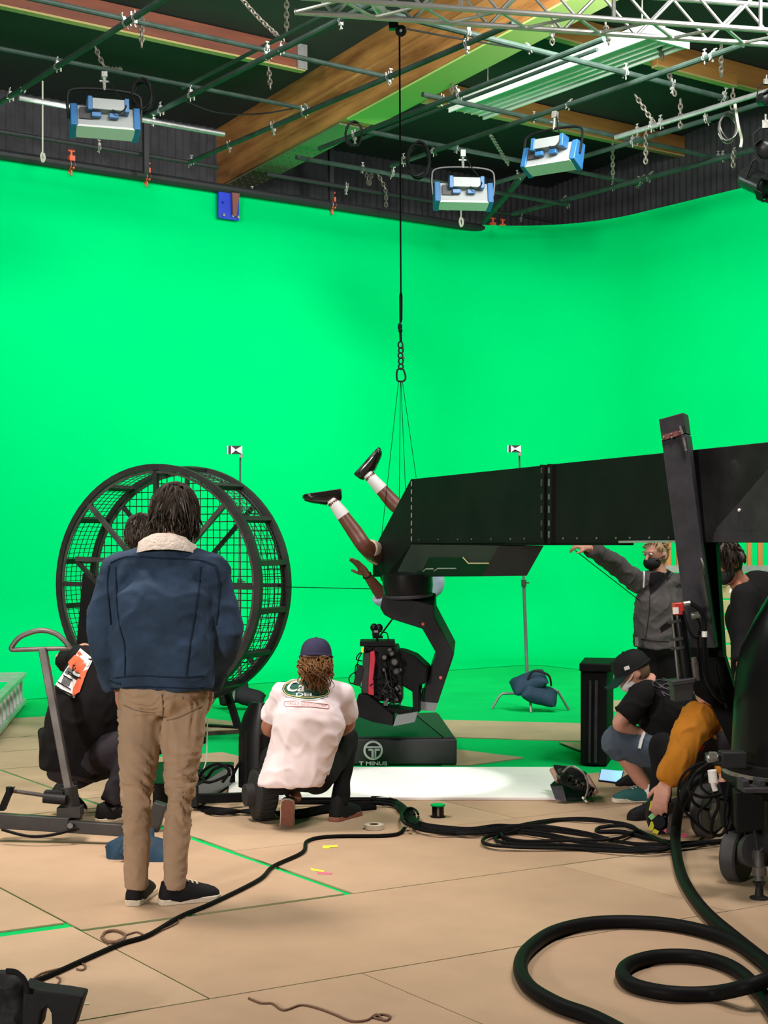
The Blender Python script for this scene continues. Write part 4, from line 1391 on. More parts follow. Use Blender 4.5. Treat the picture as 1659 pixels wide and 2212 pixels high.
sandbag('s', 'blue sandbag draped over the legs of the right light stand', P(1142, 1474, 13.25), P(1165, 1500, 13.2), 'sandbag', .145)
sandbag('s', 'dark sandbag on the light stand behind the wheel', P(505, 1500, 13.4), P(536, 1505, 13.35), 'sandbag_dark', .13, False)
sandbag('s', 'blue sandbag on the boards behind the khaki trousers', P(282, 1832, 7.25), P(316, 1836, 7.2), 'sandbag', .115, False)

# ================================================================== big running wheel
ax = V((.43, .903, 0)).normalized()
Cf = P(337, 1265, 11.5)
WD, R = .44, .945
Cr = Cf + ax * WD
wheel = thing('running_wheel', V((Cf.x, Cf.y, 0)) + ax * WD / 2, 'big steel running wheel with wire mesh behind the denim jacket', 'wheel')
hor = Z.cross(ax).normalized()          # horizontal, in the wheel plane


def wp(c, th, r):
    return c + (Z * math.cos(th) + hor * math.sin(th)) * r


for c, nm in ((Cf, 'wheel_ring'), (Cr, 'wheel_ring')):
    rg = put(nm, MB().hoop(c, ax, R, .05, .045, 72), 'wheel_steel', wheel, smooth=.4)
    put('inner_lip', MB().hoop(c - ax * .01, ax, R - .052, .012, .02, 72), 'steel', rg, smooth=.4)
for i in range(16):
    th = 2 * PI * (i + .5) / 16
    put('cross_slat', MB().bar(wp(Cf, th, R - .02), wp(Cr, th, R - .02), .04, .035, up=wp(V((0, 0, 0)), th, 1)), 'wheel_steel', wheel)
for i in range(8):
    th = 2 * PI * i / 8
    put('spoke', MB().bar(wp(Cf, th, .08), wp(Cf, th, R - .04), .035, .035, up=ax), 'steel' if i % 2 else 'wheel_steel', wheel)
    put('spoke', MB().bar(wp(Cr, th, .08), wp(Cr, th, R - .04), .03, .03, up=ax), 'wheel_steel', wheel)
put('hub', MB().cyl(Cf - ax * .06, Cr + ax * .06, .09, n=24), 'wheel_steel', wheel)
mb = MB()
for k in np.linspace(.06, WD - .06, 6):
    mb.ring(Cf + ax * k, ax, R - .035, .0035, 72, 3)
for i in range(150):
    th = 2 * PI * i / 150
    j = .004 * math.sin(i * 2.1)
    mb.tube([wp(Cf + ax * .03, th + j, R - .035), wp(Cf + ax * WD / 2, th - j, R - .033), wp(Cr - ax * .03, th + j, R - .035)], .0032, 3)
put('tread_mesh', mb, 'mesh_wire', wheel, kind='stuff')
mb = MB()
for i in range(-14, 15):
    o = i * .062
    h = math.sqrt(max(0, (R - .05) ** 2 - o * o))
    if h > .05:
        j = .008 * math.sin(i * 1.7)
        mb.tube([Cr + hor * (o + j) - Z * h, Cr + hor * o, Cr + hor * (o - j) + Z * h], .0038, 4)
        mb.tube([Cr + Z * (o + j) - hor * h, Cr + Z * o, Cr + Z * (o - j) + hor * h], .0038, 4)
put('face_mesh', mb, 'mesh_wire', wheel, kind='stuff')
q = Cf - ax * .12
put('support_plate', MB().prism([P(178, 1238, 11.25), P(216, 1246, 11.2), P(204, 1400, 11.2), P(190, 1590, 11.2), P(160, 1590, 11.25), P(164, 1400, 11.25)], ax * .04), 'black', wheel, bevel=.004)
put('support_bar', MB().bar(P(164, 1207, 11.3), P(300, 1213, 11.2), .03, .035), 'wheel_steel', wheel)
put('support_bar', MB().bar(P(168, 1214, 11.3), P(214, 1264, 11.2), .03, .03), 'wheel_steel', wheel)
put('support_bar', MB().bar(P(190, 1320, 11.18), P(222, 1260, 11.18), .02, .02), 'steel', wheel)
for c, s_ in ((Cf - ax * .10, -1), (Cr + ax * .10, 1)):
    for dx in (-.42, .42):
        f = V((c.x, c.y, 0)) + hor * dx
        put('support_leg', MB().bar(c, f + Z * .03, .05, .04, up=ax), 'black', wheel)
    put('support_foot', MB().bar(V((c.x, c.y, .03)) - hor * .5, V((c.x, c.y, .03)) + hor * .5, .06, .05), 'black', wheel)

# ================================================================== go-kart style dolly at the left
t = thing('steering_dolly', G(330, 1770), 'low black dolly with a D shaped steering handle and rubber tyre', 'dolly')
hd = [P(28, 1404, 7.72), P(25, 1398, 7.72), P(45, 1375, 7.72), P(85, 1362, 7.72), P(118, 1368, 7.72), P(140, 1385, 7.72), P(152, 1402, 7.72)]
sh = put('steering_handle', MB().tube(spline(hd, 6), .014, 10), 'steel', t)
put('handle_bar', MB().tube([P(27, 1404, 7.72), P(152, 1400, 7.72)], .012, 10), 'steel', sh)
put('steering_stem', MB().bar(P(92, 1400, 7.72), P(156, 1745, 7.68), .04, .045, up=(0, 1, 0)), 'steel', t, bevel=.004)
put('stem_collar', MB().cyl(P(148, 1700, 7.68), P(160, 1772, 7.68), .045, n=14).box(P(152, 1752, 7.66), (.12, .1, .05)), 'wheel_steel', t)
put('frame_rail', MB().bar(P(-40, 1770, 7.64), P(150, 1782, 7.6), .05, .075), 'wheel_steel', t, bevel=.004)
put('frame_rail', MB().bar(P(150, 1785, 7.6), P(300, 1795, 7.55), .05, .06), 'wheel_steel', t, bevel=.004)
put('tie_rod', MB().tube([P(25, 1708, 7.68), P(95, 1718, 7.68), P(150, 1730, 7.68)], .011, 8), 'steel', t)
put('knuckle', MB().prism([P(14, 1706, 7.66), P(28, 1702, 7.66), P(8, 1752, 7.66), P(-6, 1752, 7.66)], (0, .05, 0)).cyl(P(20, 1700, 7.64), P(20, 1716, 7.64), .018, n=10), 'black', t)
put('damper', MB().cyl(P(94, 1724, 7.62), P(142, 1728, 7.62), .026, n=14).box(P(118, 1712, 7.66), (.1, .06, .02)), 'black_worn', t)
put('bolt_head', MB().cyl(P(150, 1784, 7.56), P(152, 1784, 7.54), .014, n=8), 'chrome', t)
put('drooping_cable', MB().tube(spline([P(4, 1792, 7.55), P(60, 1806, 7.52), P(110, 1804, 7.52), P(165, 1790, 7.55)], 6), .008, 6), 'hose', t)
put('deck', MB().prism([V((P(330, 1700, 8.5).x, 8.5, .03)), V((P(428, 1700, 8.45).x, 8.45, .03)), V((P(506, 1700, 9.3).x, 9.3, .03)), V((P(330, 1700, 9.3).x, 9.3, .03))], (0, 0, .13)), 'black_gloss', t, bevel=.006)
put('side_rail', MB().bar(P(430, 1725, 8.42), P(530, 1722, 8.6), .05, .05), 'black', t)
tc, ta = P(566, 1715, 8.2), V((.86, .35, 0)).normalized()
ty = put('tyre', MB().tube([tc - ta * .055, tc - ta * .045, tc - ta * .02, tc + ta * .02, tc + ta * .045, tc + ta * .055], [.11, .135, .143, .143, .135, .11], 40), 'tyre', t, smooth=.7)
put('wheel_rim', MB().ring(tc + ta * .058, ta, .085, .012, 36, 8), 'alu', ty)
put('hub_plate', MB().tube([tc - ta * .10, tc - ta * .05], [.06, .065], 24), 'grey_plate', ty)
for k in range(30):
    th = 2 * PI * k / 30
    e = Z * math.cos(th) + ta.cross(Z).normalized() * math.sin(th)
    put('tread_block', MB().bar(tc + e * .143 - ta * .04, tc + e * .143 + ta * .04, .014, .008, up=e), 'tyre', ty)
# seat
mb = MB()
st = []
for k in range(9):
    th = -1.25 + 2.5 * k / 8
    st.append((math.sin(th), math.cos(th)))
vs, fs = [], []
sc_ = P(572, 1610, 8.75)
for j in range(8):
    zz = -.24 + .50 * j / 7
    w = .16 * (1 - .45 * max(0, (j - 4) / 3) ** 2)
    for (sx, sy) in st:
        vs.append(sc_ + V((sx * w, -sy * .12 + .02 * j / 7, zz)))
    for (sx, sy) in reversed(st):
        vs.append(sc_ + V((sx * (w - .025), -sy * .095 + .02 * j / 7, zz)))
mb.loft([vs[i * 18:(i + 1) * 18] for i in range(8)])
put('seat', mb, 'black_gloss', t, smooth=.8)
put('seat_post', MB().tube([P(534, 1582, 8.5), P(533, 1705, 8.5)], .012, 8), 'black', t)
for pts in ([(425, 1690, 8.6), (440, 1665, 8.6), (470, 1650, 8.6), (495, 1665, 8.6), (480, 1690, 8.6)],
            [(430, 1660, 8.7), (445, 1680, 8.65), (465, 1660, 8.65), (500, 1655, 8.7), (505, 1690, 8.7)],
            [(415, 1640, 8.7), (425, 1670, 8.65), (450, 1690, 8.6), (498, 1672, 8.65)],
            [(498, 1690, 8.7), (510, 1660, 8.7), (530, 1630, 8.7)]):
    put('cable', MB().tube(spline([P(*p) for p in pts], 7), .009, 6), 'hose', t)
put('thin_cord', MB().tube(spline([P(448, 1550, 9.0), P(447, 1610, 9.0), P(446, 1640, 8.9), P(438, 1668, 8.8)], 6), .004, 5), 'cable_ivory', t)
put('grey_hinge', MB().box(P(338, 1765, 7.9), (.07, .08, .16), Matrix.Rotation(.3, 3, 'Y')), 'wheel_steel', t, bevel=.006)

# aluminium ladder lying on its side
l0, l1 = V((-2.93, 10.9, 0)), V((-3.345, 13.7, 0))
ld = (l1 - l0).normalized()
ls = V((ld.y, -ld.x, 0)).normalized() * -1
t = thing('ladder', l0, 'aluminium ladder lying on its side at the left edge', 'ladder')
for z in (.045, .285):
    put('rail', MB().bar(l0 + Z * z, l1 + Z * z, .075, .04), 'alu', t, bevel=.004)
for i in range(10):
    c = l0 + (l1 - l0) * (i + .5) / 10
    put('rung', MB().bar(c + Z * .06, c + Z * .27, .03, .05, up=ld), 'alu', t)
for z in (.045, .285):
    put('rail', MB().bar(l0 + Z * z + ls * .22, l1 + Z * z + ls * .22, .06, .035), 'alu', t, bevel=.004)
for i in range(6):
    c = l1 - ld * (.02 + .14 * i) + Z * .3
    put('top_step', MB().bar(c + ls * .0, c + ls * .22, .09, .012), 'alu', t)

# black bag at the lower left corner
mb = MB()
for (x, y, d, r) in ((10, 2128, 4.78, .055), (30, 2140, 4.76, .05), (-10, 2160, 4.8, .085), (40, 2165, 4.76, .05), (-30, 2200, 4.8, .11), (30, 2205, 4.76, .06), (60, 2180, 4.76, .04)):
    mb.ell(P(x, y, d), (r, r * .9, r))
bag = blob(mb, .008, 3, [(.006, 12, 12, 12, 3), (-.006, 16, 16, 16, 5)])
t = thing('black_bag', P(30, 2226, 4.75), 'crumpled black bag with a stiff flap at the lower left corner', 'bag')
put('body', bag, 'sandbag_dark', t, smooth=5)
put('flap', MB().prism([P(x, y, 4.70) for x, y in ((50, 2128), (88, 2140), (140, 2146), (181, 2153), (172, 2180), (158, 2226), (112, 2226), (110, 2190), (102, 2176), (92, 2184), (84, 2226), (46, 2226))], (.0, .09, 0)), 'sandbag_dark', t, bevel=.008)
put('strap', MB().tube(spline([P(14, 2098, 4.72), P(38, 2102, 4.70), P(56, 2124, 4.69), P(58, 2146, 4.69)], 6), .010, 6, flat=.5), 'black', t)

# ================================================================== cables on the floor
def floor_cable(px, r, label, m='hose', group=None, n=8, name='floor_cable', z0=.008, cat='cable', sides=8):
    pts = [G(p[0], p[1], z0 + r + (p[2] if len(p) > 2 else 0)) for p in px]
    return put(name, MB().tube(spline(pts, n), r, sides), m, label=label, cat=cat, group=group)


def C4(l):
    return [F4(*p) for p in l]


def F5(x, y):
    return (800 + x * .5178, 1640 + y * .5178)


floor_cable([(1545, 1676, .32), (1500, 1690, .30), (1472, 1730, .22), (1460, 1790, .06), (1461, 1840), (1477, 1902), (1522, 1968), (1598, 2034), (1680, 2098), (1760, 2160)], .0265, 'thick black hose running from the crane to the right edge', name='thick_hose', cat='hose', sides=14)
floor_cable([(1760, 2190), (1690, 2122), (1640, 2070), (1560, 2024), (1440, 1996), (1300, 1992), (1200, 2012), (1140, 2052), (1124, 2092), (1144, 2132), (1205, 2170), (1290, 2202), (1400, 2262)], .0265, 'thick black hose looping wide at the bottom right', name='thick_hose', cat='hose', sides=14)
floor_cable([(1760, 2330), (1700, 2230), (1640, 2142), (1585, 2092), (1510, 2068), (1425, 2066), (1362, 2082), (1345, 2106), (1372, 2130), (1450, 2146), (1540, 2146), (1625, 2128, .055), (1700, 2100, .055)], .0265, 'thick black hose curled in a small oval loop', name='thick_hose', cat='hose', sides=14)
floor_cable(C4([(95, 792), (110, 785), (220, 740), (330, 690), (480, 625), (590, 590), (720, 515), (850, 460), (1030, 370), (1090, 315), (1205, 260), (1225, 215), (1320, 197), (1560, 192), (1610, 165)]), .010, 'black cable winding from the bag to the cable bundle')
floor_cable(C4([(405, 600), (420, 578), (460, 572), (497, 588), (480, 615), (430, 615), (408, 602), (440, 620), (490, 605)]), .006, 'small dark cable loop tied on the winding cable', m='twine')
for px, lab in (([(500, 590), (545, 578), (580, 590), (620, 580), (700, 545), (712, 528)], 'brown twine tied round the winding cable near its loop'),
                ([(105, 790), (160, 745), (250, 720), (310, 700), (340, 712), (330, 728), (305, 725)], 'brown twine with a knot near the black bag'),
                ([(130, 790), (180, 797), (225, 788), (240, 765), (225, 755)], 'curled twine end beside the black bag'),
                ([(990, 840), (1040, 860), (1085, 862), (1130, 888), (1200, 868), (1270, 882), (1340, 908), (1400, 932), (1460, 928), (1500, 905), (1530, 930), (1555, 915), (1520, 905), (1490, 918), (1545, 930)], 'loose brown twine lying at the bottom edge')):
    floor_cable(C4(px), .004, lab, m='twine', name='twine', cat='twine', sides=5)
random.seed(11)
TG = 'black cables heaped on the floor'
LB = 'black cable tangled in the heap in front of the crane'
base = [(0, 172), (60, 175), (120, 195), (165, 235), (200, 275), (300, 295), (420, 300), (540, 290)]
for k in range(9):
    j = lambda s: random.uniform(-s, s)
    o = (k - 4) * 3.2
    lead = [(x + j(3) - 160 * (x == 0) * (k % 3) - o * .4, y + o + j(2)) for x, y in base]
    kind = k % 4
    if kind == 0:
        tail = [(700, 285 + j(8)), (900, 310 + j(8)), (1050, 345 + j(6)), (1190, 360 + j(8)), (1330, 352 + j(6)), (1480, 342 + j(4))]
    elif kind == 1:
        tail = [(650, 270 + j(5)), (780, 255 + j(5)), (920, 252 + j(4)), (1050, 268 + j(5)), (1110, 300 + j(6)), (1020, 330 + j(6)), (850, 335 + j(8)), (650, 345 + j(6)), (560, 330 + j(6)), (560, 305 + j(5)), (700, 310 + j(8)), (900, 345 + j(8)), (1080, 372 + j(4)), (1250, 362 + j(5)), (1470, 340 + j(3))]
    elif kind == 2:
        tail = [(620, 300 + j(8)), (540, 315 + j(5)), (525, 335 + j(4)), (600, 352 + j(5)), (800, 360 + j(6)), (1000, 372 + j(4)), (1150, 375 + j(5)), (1250, 358 + j(5)), (1190, 330 + j(5)), (1130, 300 + j(6)), (1060, 275 + j(6)), (960, 285 + j(6)), (950, 300 + j(5)), (1060, 305 + j(5)), (1170, 335 + j(5)), (1300, 350)]
    else:
        tail = [(560, 302 + j(5)), (485, 325 + j(4)), (470, 345 + j(4)), (530, 364 + j(3)), (680, 366 + j(4)), (850, 372 + j(4)), (1050, 382 + j(3)), (1200, 380 + j(4)), (1300, 360 + j(5)), (1450, 345 + j(3))]
    pts = [F5(x, y) + (random.uniform(0, .02),) for x, y in lead + tail]
    floor_cable(pts, .0085, LB, group=TG, n=6, sides=6)
for k in range(3):
    pts = [F5(150 + 22 * math.cos(t_) * (1 + .3 * k) + 8 * k, 240 + 26 * math.sin(t_) * (1 + .2 * k)) + (.02 + .012 * k,) for t_ in np.linspace(0, 6.0, 12)]
    floor_cable(pts, .007, 'black cord knotted round the cable bundle', group='cords round the bundle', sides=6)
for k in range(4):
    pts = [(420 + 8 * k, 1742 + 4 * k), (480, 1748 + 3 * k, .01), (560, 1756 - 2 * k, .01), (640, 1752 + 4 * k), (700, 1742 + 4 * k), (760, 1738 + 4 * k), (812, 1736 + 3 * k)]
    floor_cable(pts, .010, 'black cable lying along the front of the white board', group='cables along the white board', sides=6)

# ================================================================== rope rig over the performer
rt = thing('flying_rig', P(866, 830, 10.9), 'black flying rope with swivels, carabiner and four thin wires', 'rope')
put('rope', MB().tube([P(863, 72, 9.7), P(866, 640, 10.85)], .007, 6), 'hose', rt)
put('rope_sleeve', MB().tube([P(866, 632, 10.85), P(866, 640, 10.86), P(866, 690, 10.88), P(865, 697, 10.88)], [.008, .013, .012, .008], 8), 'black', rt)
put('knot', MB().ell(P(864, 706, 10.88), (.017, .016, .03)).ell(P(865, 714, 10.88), (.016, .018, .02)), 'black', rt)
put('rope_tail', MB().tube([P(865, 716, 10.88), P(866, 738, 10.88)], .010, 6), 'black', rt)
for (x, y, ry) in ((865, 745, 7), (866, 757, 6), (865, 768, 6), (866, 780, 7), (866, 792, 6)):
    put('shackle', MB().tube([P(x + 5 * math.sin(t_), y + ry * math.cos(t_), 10.88 + (.012 if y in (757, 780) else 0)) for t_ in np.linspace(0, 2 * PI, 11)[:-1]], .006, 6, closed=True), 'black_worn', rt)
put('shackle_bolt', MB().cyl(P(860, 752, 10.88), P(873, 750, 10.88), .006, n=6).cyl(P(862, 774, 10.88), P(874, 773, 10.88), .006, n=6), 'steel', rt)
put('carabiner', MB().tube(spline([P(866, 796, 10.88), P(858, 800, 10.88), P(857, 815, 10.88), P(860, 823, 10.88), P(872, 823, 10.88), P(876, 815, 10.88), P(872, 800, 10.88)], 5, closed=True), .007, 8, closed=True), 'black_worn', rt)
for (x0, x1, y1, d1) in ((861, 822, 1180, 10.9), (865, 862, 1110, 10.95), (866, 876, 1060, 11.0), (869, 899, 1032, 11.1)):
    put('wire', MB().tube([P(x0, 823, 10.88), P(x1, y1, d1)], .0022, 4), 'hose', rt)
put('guy_wire', MB().tube([P(618, 1268, 11.4), P(800, 1272, 11.0)], .003, 4), 'hose', label='thin dark wire stretched from the wheel to the performer', cat='wire')
put('guy_wire', MB().tube([P(1236, 1184, 10.0), P(1385, 1300, 10.15)], .003, 4), 'hose', label='thin dark wire held by the man in the grey hoodie', cat='wire')

# ================================================================== things seen behind the crane
t = thing('slatted_crate', V((P(1580, 1400, 9.7).x, 9.7, 0)), 'pale yellow slatted crate seen behind the crane post', 'crate')
for i in range(6):
    y = 1265 + i * 32
    put('slat', MB().prism([P(1530, y, 9.7), P(1600, y, 9.7), P(1600, y + 28, 9.7), P(1530, y + 28, 9.7)], (0, .03, 0)), 'slat_wood', t, bevel=.003)
put('end_board', MB().prism([P(1524, 1262, 9.73), P(1530, 1262, 9.73), P(1530, 1640, 9.73), P(1524, 1640, 9.73)], (0, .3, 0)), 'slat_wood', t)
put('end_board', MB().prism([P(1600, 1262, 9.73), P(1606, 1262, 9.73), P(1606, 1640, 9.73), P(1600, 1640, 9.73)], (0, .3, 0)), 'slat_wood', t)
for i in range(5):
    y = 1457 + i * 32
    put('slat', MB().prism([P(1530, y, 9.7), P(1600, y, 9.7), P(1600, y + 28, 9.7), P(1530, y + 28, 9.7)], (0, .03, 0)), 'slat_wood', t, bevel=.003)
tb = put('printed_note', MB().prism([P(1543, 1240, 9.68), P(1572, 1240, 9.68), P(1572, 1264, 9.68), P(1543, 1264, 9.68)], (0, .01, 0)), 'print_grey', t)
t = thing('orange_rack', V((P(1560, 1200, 15).x, 15, 0)), 'rack of upright orange boards against the right green wall', 'rack')
for i, x in enumerate((1440, 1462, 1584, 1615, 1638, 1662, 1684)):
    put('orange_board', MB().prism([P(x, 1150, 15), P(x + 10, 1150, 15), P(x + 10, 1225, 15), P(x, 1225, 15)], (0, .05, 0)), 'orange_board', t, bevel=.004)
put('rail', MB().prism([P(1430, 1222, 14.97), P(1760, 1222, 14.97), P(1760, 1236, 14.97), P(1430, 1236, 14.97)], (0, .1, 0)), 'alu', t)
for x in (1436, 1740):
    put('upright', MB().prism([P(x, 1150, 15.02), P(x + 9, 1150, 15.02), P(x + 9, 1490, 15.02), P(x, 1490, 15.02)], (0, .06, 0)), 'alu', t)

# small film camera held near the floor
t = thing('slate_camera', G(1425, 1800), 'small black camera with orange and yellow stickers held near the floor', 'camera')
d = 7.8
put('body', MB().prism([P(1404, 1738, d), P(1422, 1728, d), P(1450, 1728, d), P(1452, 1796, d), P(1432, 1802, d), P(1408, 1796, d), P(1400, 1770, d)], (0, .1, 0)), 'black', t, bevel=.006)
put('side_plate', MB().prism([P(1446, 1735, d - .02), P(1456, 1733, d - .02), P(1452, 1800, d - .02), P(1440, 1802, d - .02)], (0, .02, 0)), 'steel', t, bevel=.003)
put('lens', MB().tube([P(1424, 1776, d + .02), P(1424, 1776, d - .04)], [.028, .032], 18), 'black_gloss', t)
for (x, y, sx, sz, rot, mm) in ((1412, 1748, .034, .03, .4, 'orange'), (1414, 1742, .05, .05, .2, 'yellow'), (1408, 1764, .025, .03, .8, 'tape_green'), (1408, 1784, .022, .045, .3, 'yellow'), (1416, 1797, .03, .025, .5, 'yellow'), (1430, 1752, .02, .03, .1, 'white'), (1438, 1794, .018, .02, .7, 'pink'), (1434, 1764, .02, .012, 0, 'blue')):
    put('sticker', MB().box(P(x, y, d - (.006 if mm == 'orange' else .003)), (sx, .006, sz), Matrix.Rotation(rot, 3, 'Y')), mm, t)
put('handle', MB().cyl(P(1418, 1728, d), P(1446, 1724, d), .016, n=12), 'clamp', t)
# ================================================================== people
def frame(face, up):
    f = V(face).normalized()
    u = V(up)
    u = (u - f * u.dot(f)).normalized()
    l = f.cross(u)
    return l, f, u


def add_head(mb, c, face, up, neck, s=1.0, nose=True):
    l, f, u = frame(face, up)
    c = V(c)
    R = Matrix((l, f, u)).transposed()
    mb.ell(c + u * .012 * s - f * .008 * s, (.074 * s, .094 * s, .105 * s), R, 20, 14)
    mb.ell(c + f * .028 * s - u * .058 * s, (.055 * s, .062 * s, .062 * s), R, 16, 10)
    mb.ell(c + f * .055 * s - u * .093 * s, (.030 * s, .028 * s, .022 * s), R, 12, 8)
    if nose:
        mb.tube([c + f * .085 * s + u * .015 * s, c + f * .108 * s - u * .025 * s, c + f * .088 * s - u * .034 * s], [.009 * s, .014 * s, .013 * s], 8)
        mb.ell(c + f * .078 * s + u * .028 * s, (.05 * s, .016 * s, .012 * s), R, 12, 8)
        mb.ell(c + f * .082 * s - u * .062 * s, (.026 * s, .012 * s, .012 * s), R, 12, 8)
    for k in (-1, 1):
        mb.ell(c + l * .077 * s * k - f * .012 * s - u * .012 * s, (.012 * s, .020 * s, .033 * s), R, 10, 8)
    mb.tube([c - u * .05 * s - f * .015 * s, (c - u * .05 * s + V(neck)) / 2, V(neck)], [.056 * s, .055 * s, .062 * s], 14)


def head_at(c, face, up, a, b, e, s=1.0):
    l, f, u = frame(face, up)
    return V(c) + l * a * s + f * b * s + u * e * s


def add_hand(mb, wrist, dirv, back, thumb, curl=.35, s=1.0, spread=.12, tcurl=.3):
    """palm, four fingers with three bends, thumb leaving the side of the palm"""
    d = V(dirv).normalized()
    b = V(back)
    b = (b - d * b.dot(d)).normalized()
    t = d.cross(b)
    if t.dot(V(thumb)) < 0:
        t = -t
    w = V(wrist)
    kn = []
    for i, (o, L) in enumerate(((.030, .092), (.010, .096), (-.011, .092), (-.031, .084))):
        k = w + d * L * s + t * o * s
        kn.append(k)
        mb.tube([w + t * o * .55 * s - d * .01 * s, w + d * L * .5 * s + t * o * .9 * s + b * .004 * s, k], [.017 * s, .0165 * s, .0125 * s], 10)
    mb.ell(w + d * .055 * s, (.02 * s,) * 3)
    for i, L in enumerate((.072, .080, .075, .060)):
        dd = (d + t * spread * (1.2 - .8 * i)).normalized()
        p = kn[i]
        pts, rs = [p - dd * .01 * s, p], [.0115 * s, .0115 * s]
        ang = curl * (.8 + .12 * i)
        for seg, fr in enumerate((.45, .31, .24)):
            dd = (dd * math.cos(ang) - b * math.sin(ang)).normalized()
            b2 = b
            p = p + dd * L * fr * s
            pts.append(p)
            rs.append((.0105, .0095, .008)[seg] * s)
            ang = curl * 1.05
        mb.tube(pts, rs, 9)
    base = w + d * .022 * s + t * .024 * s
    td_ = (d * .62 + t * .75 - b * tcurl).normalized()
    p1 = base + td_ * .042 * s
    td2 = (td_ * .8 + d * .5 - b * .15).normalized()
    p2 = p1 + td2 * .032 * s
    p3 = p2 + (td2 + d * .2).normalized() * .026 * s
    mb.tube([w + d * .008 * s + t * .012 * s, base, p1, p2, p3], [.016 * s, .0175 * s, .0135 * s, .0115 * s, .009 * s], 9)


def ellring(c, lat, fw, rx, ry, n=28, p=2.4):
    out = []
    for k in range(n):
        th = 2 * PI * k / n
        a, b = math.cos(th), math.sin(th)
        out.append(c + lat * rx * math.copysign(abs(a) ** (2 / p), a) + fw * ry * math.copysign(abs(b) ** (2 / p), b))
    return out


def add_torso(mb, J, prof, low=.10, p=2.4):
    """prof: half widths and depths at seat, hips, waist, chest, shoulders, neck"""
    lat0 = (J['hipR'] - J['hipL']).normalized()
    lat1 = (J['shR'] - J['shL']).normalized()
    sh = (J['shL'] + J['shR']) / 2
    a, b = J['pelvis'], J['chest']
    sp = [a - (b - a).normalized() * low, a, a.lerp(b, .5), b, b.lerp(sh, .75), J['neck'].lerp(sh, .3)]
    fine, pr, la = [], [], []
    n = 4
    path = spline(sp, n)
    for i, q in enumerate(path):
        t = i / n
        k = min(int(t), len(prof) - 2)
        f = t - k
        f = f * f * (3 - 2 * f)
        pr.append((prof[k][0] * (1 - f) + prof[k + 1][0] * f, prof[k][1] * (1 - f) + prof[k + 1][1] * f))
        la.append((lat0.lerp(lat1, min(1, max(0, (t - .6) / 3)))).normalized())
    rings = []
    for i, q in enumerate(path):
        t = (path[min(i + 1, len(path) - 1)] - path[max(i - 1, 0)]).normalized()
        l = (la[i] - t * la[i].dot(t)).normalized()
        rings.append(ellring(q, l, t.cross(l), pr[i][0], pr[i][1], p=p))
    mb.loft(rings)


def limb(mb, pts, rs, n=14):
    pts = [V(p) for p in pts]
    m = len(pts)
    path = spline(pts, 5)
    rr = []
    for i in range(len(path)):
        t = i / 5
        k = min(int(t), m - 2)
        rr.append(rs[k] * (1 - (t - k)) + rs[k + 1] * (t - k))
    mb.tube(path, rr, n)


def add_body(J, s=1.0, voxel=.009, hands=(), build=.82, leg=.78, arm=.85, fore=1.0):
    mb = MB()
    add_head(mb, J['head'], J['face'], J['up'], J['neck'], s)
    add_torso(mb, J, [(.10, .07), (.145 * build, .10 * build), (.13 * build, .10 * build), (.155 * build, .115 * build), (.13, .08), (.06, .055)], .02)
    for k in 'LR':
        limb(mb, [J['neck'].lerp(J['sh' + k], .5), J['sh' + k], J['sh' + k].lerp(J['el' + k], .5), J['el' + k], J['el' + k].lerp(J['wr' + k], .35), J['wr' + k]], [.05, .056 * arm, .047 * arm, .040 * (arm + fore) / 2, .042 * fore, .027 * fore])
        limb(mb, [J['hip' + k], J['hip' + k].lerp(J['kn' + k], .4), J['kn' + k], J['kn' + k].lerp(J['an' + k], .35), J['an' + k]], [.085 * leg, .078 * leg, .055 * leg, .054 * leg, .038 * leg])
        mb.ell(J['an' + k], .042 * leg)
    for h in hands:
        add_hand(mb, *h[0], **h[1])
    return blob(mb, voxel, 3)


def top_cloth(J, prof, sleeves, low=.16, voxel=.012, folds=None, extra=None, smooth=4, p=2.5, shr=.07):
    """shirt or jacket; sleeves: per side (fraction along the arm 0..2, radii at shoulder, elbow, end)"""
    mb = MB()
    add_torso(mb, J, prof, low, p)
    mb.tube([J['shL'], J['neck'].lerp((J['shL'] + J['shR']) / 2, .35), J['shR']], [shr, shr * .95, shr], 14)
    for k in 'LR':
        if k not in sleeves:
            continue
        fr, r0, r1, r2 = sleeves[k]
        a, e, w = J['sh' + k], J['el' + k], J['wr' + k]
        mb.ell(a, r0 * 1.03)
        if fr <= 1:
            limb(mb, [a, a.lerp(e, fr * .5), a.lerp(e, fr)], [r0, r1, r2])
        else:
            en = e.lerp(w, fr - 1)
            limb(mb, [a, a.lerp(e, .5), e, e.lerp(en, .5), en], [r0, (r0 + r1) / 2 + .002, r1, (r1 + r2) / 2, r2])
    if extra:
        extra(mb)
    return blob(mb, voxel, smooth, folds)


